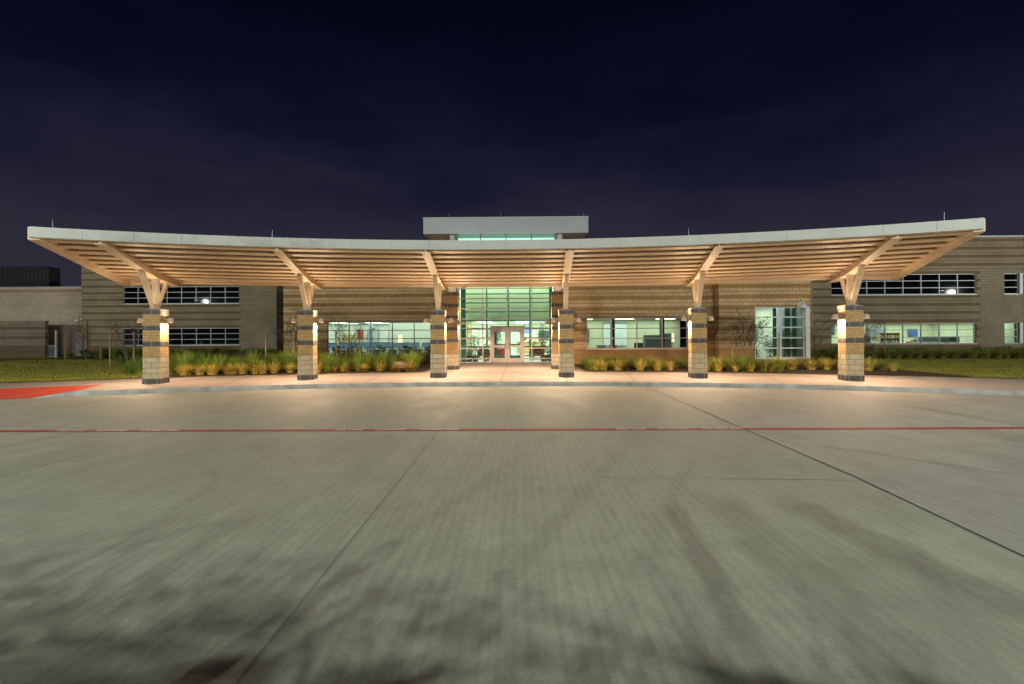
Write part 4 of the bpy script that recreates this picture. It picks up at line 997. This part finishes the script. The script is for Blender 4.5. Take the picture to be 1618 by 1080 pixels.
# wing offices
desk((26.6, 38.4, .06), 'office desk left in the lit ground floor of the right wing', 1.7)
cabinet((28.0, 38.6, .06), 1.2, .5, 1.45, 'teal_dark', 'dark cabinet left in the lit ground floor of the right wing')
cabinet((33.0, 38.3, .06), 1.7, .5, 1.4, 'grey_plastic', 'long grey cabinet right in the lit ground floor of the right wing')
cabinet((34.7, 38.3, .06), 1.2, .5, 1.4, 'teal_dark', 'dark cabinet at the right end of the right wing office')
board((27.6, 41.9, 1.6), .7, .9, 'dark picture frame on the right wing office wall', 'teal_dark', 'picture_frame')
def shelf_unit(loc, label):
    t = thing('bookshelf', label, 'bookshelf', loc)
    for z in (.0, .42, .84, 1.26, 1.68): MB().box(-.75, .75, 0, .3, z, z+.025).build('shelf', 'wood', t)
    for x in (-.775, .75): MB().box(x, x+.025, 0, .3, 0, 1.705).build('side_panel', 'wood', t)
    MB().box(-.75, .75, .3, .31, 0, 1.705).build('back_panel', 'wood', t)
shelf_unit((30.2, 38.7, .06), 'open bookshelf with coloured books in the right wing office')
bks = ['book_red', 'book_blue', 'book_yellow', 'book_white', 'book_green']
bn = 0
for k, zc in enumerate((.42, .84, 1.26)):
    x = -.7
    while x < .66:
        w = rnd.uniform(.05, .09); c = rnd.choice(bks); hh = rnd.uniform(.2, .34)
        o = MB().box(0, w-.006, 0, .02, 0, hh).box(.004, w-.010, .02, .2, .004, hh-.006).build('book', c, None, (30.2+x, 38.74, .06+zc+.026))
        tag(o, '%s book on the %s shelf of the right wing bookshelf' % (c[5:], ('lower', 'middle', 'upper')[k]), 'book', 'books on the bookshelf'); x += w+rnd.choice((0, 0, .01, .06))
desk((31.7, 38.2, .06), 'desk with coloured boxes right of the bookshelf', 1.2)
for i, (c, x, h) in enumerate((('book_red', 31.3, .25), ('book_yellow', 31.65, .38), ('book_blue', 31.95, .2))):
    t = thing('storage_box', '%s storage box on the desk right of the bookshelf' % c[5:], 'box', (x, 38.2, .80)); MB().box(-.14, .14, -.12, .12, 0, h).build('body', c, t); MB().box(-.15, .15, -.13, .13, h, h+.03).build('lid', c, t)
# potted plants
def potted(loc, h, label, seed, cr=.55, n=240, leafsz=.10, mat='leaf'):
    q = random.Random(seed); t = thing('potted_plant', label, 'plant', loc)
    MB().lathe([(.17, 0), (.24, .38), (.21, .38), (.2, .33)], 14).build('pot', 'pot', t)
    m = MB(); l_ = MB()
    for k in range(7):
        a = k*.9; r = q.uniform(.05, cr); top = Vector((r*math.cos(a), r*math.sin(a), h*q.uniform(.6, 1))); m.tube((0, 0, .3), top, .015, .008, 5, False)
        for _ in range(n//7):
            f = q.uniform(.35, 1.05); c = Vector((0, 0, .3)).lerp(top, f)+Vector((q.gauss(0, .12), q.gauss(0, .12), q.gauss(0, .08)))
            d = Vector((q.gauss(0, 1), q.gauss(0, 1), q.uniform(-.6, .6))).normalized()*leafsz*q.uniform(.7, 1.5); sd = d.orthogonal().normalized()*leafsz*.28
            l_.quad(c, c+d*.5+sd, c+d, c+d*.5-sd)
    m.build('stems', 'bark', t); l_.build('foliage', mat, t)
potted((-2.15, 32.0, .03), 2.3, 'tall dark leaved plant behind the glass left of the doors', 41, .45, 320)
potted((2.35, 32.0, .03), 2.6, 'tall dark leaved plant behind the glass right of the doors', 42, .42, 320)
potted((-1.45, 32.6, .03), 1.2, 'short green plant behind the glass left of the doors', 43)
potted((1.75, 37.5, .03), 1.7, 'green plant further back in the lobby right of the doors', 44)
potted((-2.6, 32.5, .03), .95, 'low bushy plant at the far left of the entrance glass', 45, .6)
potted((2.7, 32.7, .03), 1.0, 'low bushy plant at the far right of the entrance glass', 46, .6)
potted((15.45, 28.45, .06), 1.75, 'bushy green plant behind the tall right window', 47, .5, 420)
potted((16.35, 28.42, .06), 1.95, 'larger bushy green plant behind the tall right window, nearer the jamb', 48, .55, 460)
potted((14.6, 28.45, .06), .95, 'low plant at the left foot of the tall right window', 49, .3, 120)
# holiday tree, red seats, reception desk, television
t = thing('decorated_fir_tree', 'decorated tapering fir tree in the lobby behind the left door', 'tree', (-1.05, 42.5, .03))
m = MB().tube((0, 0, 0), (0, 0, .4), .06); m.build('trunk', 'bark', t); q = random.Random(5); m = MB(); orn = MB()
for _ in range(1300):
    z = q.uniform(.3, 2.45); r = .68*(2.55-z)/2.25*math.sqrt(q.uniform(.15, 1)); a = q.uniform(0, 6.28); c = Vector((r*math.cos(a), r*math.sin(a), z)); d = Vector((math.cos(a), math.sin(a), -.3))*.13; s_ = Vector((-math.sin(a), math.cos(a), .2))*.03
    m.quad(c, c+d*.5+s_, c+d, c+d*.5-s_)
m.build('foliage', 'leaf', t)
for _ in range(70):
    z = q.uniform(.4, 2.4); r = .70*(2.6-z)/2.25; a = q.uniform(0, 6.28); orn.lathe([(.0, -.025), (.025, 0), (0, .025)], 6, (r*math.cos(a), r*math.sin(a), z))
oo = orn.build('ornaments', 'ornament', t); oo['kind'] = 'stuff'
def armchair(loc, mat, label, rz=0, group=None):
    t = thing('lounge_chair', label, 'chair', loc, rz, group)
    MB().box(-.33, .33, -.3, .3, .18, .42).build('seat', mat, t); MB().box(-.33, .33, .301, .42, .18, .86).build('backrest', mat, t)
    for s_ in (-1, 1): MB().box(s_*.4-.069, s_*.4+.069, -.32, .42, .05, .6).build('armrest', mat, t)
    m = MB()
    for x in (-.3, .3):
        for y in (-.25, .3): m.tube((x, y, 0), (x, y, .179), .02, .02, 6)
    m.build('legs', 'dark_metal', t)
for i in range(4): armchair((-1.0+.18*i, 37.6+1.3*i, .03), 'red', 'red lounge seat seen through the left door, %s in the line' % ('nearest', 'second', 'third', 'farthest')[i], R(90), 'red seats in the lobby')
armchair((-2.0, 37.6, .03), 'maroon', 'maroon lounge chair behind the glass left of the doors', R(10)); armchair((2.2, 37.6, .03), 'maroon', 'maroon lounge chair behind the glass right of the doors', -R(10))
t = thing('reception_desk', 'blond wood reception desk in the lobby seen through the right door', 'desk', (1.9, 44.5, .03))
MB().box(-1.3, 1.3, -.05, .05, 0, 1.05).build('front_panel', 'wood', t); MB().box(-1.4, 1.4, -.15, .5, 1.051, 1.1).build('counter', 'wood', t)
for s_ in (-1, 1): MB().box(s_*1.26-.04, s_*1.26+.04, .051, .5, 0, 1.05).build('side_panel', 'wood', t)
t = thing('television', 'bright blue wall television seen through the right door', 'television', (1.35, 46, 1.9)); MB().box(-.5, .5, 0, .06, 0, .62).build('casing', 'black_plastic', t); MB().box(-.46, .46, -.008, -.001, .04, .58).build('screen', 'tv_on', t); MB().box(-.03, .03, .0, .05, .621, 1.0).build('bracket', 'dark_metal', t)
put_monitor((1.2, 44.7, 1.13), 0.2, 'small monitor on the reception desk')
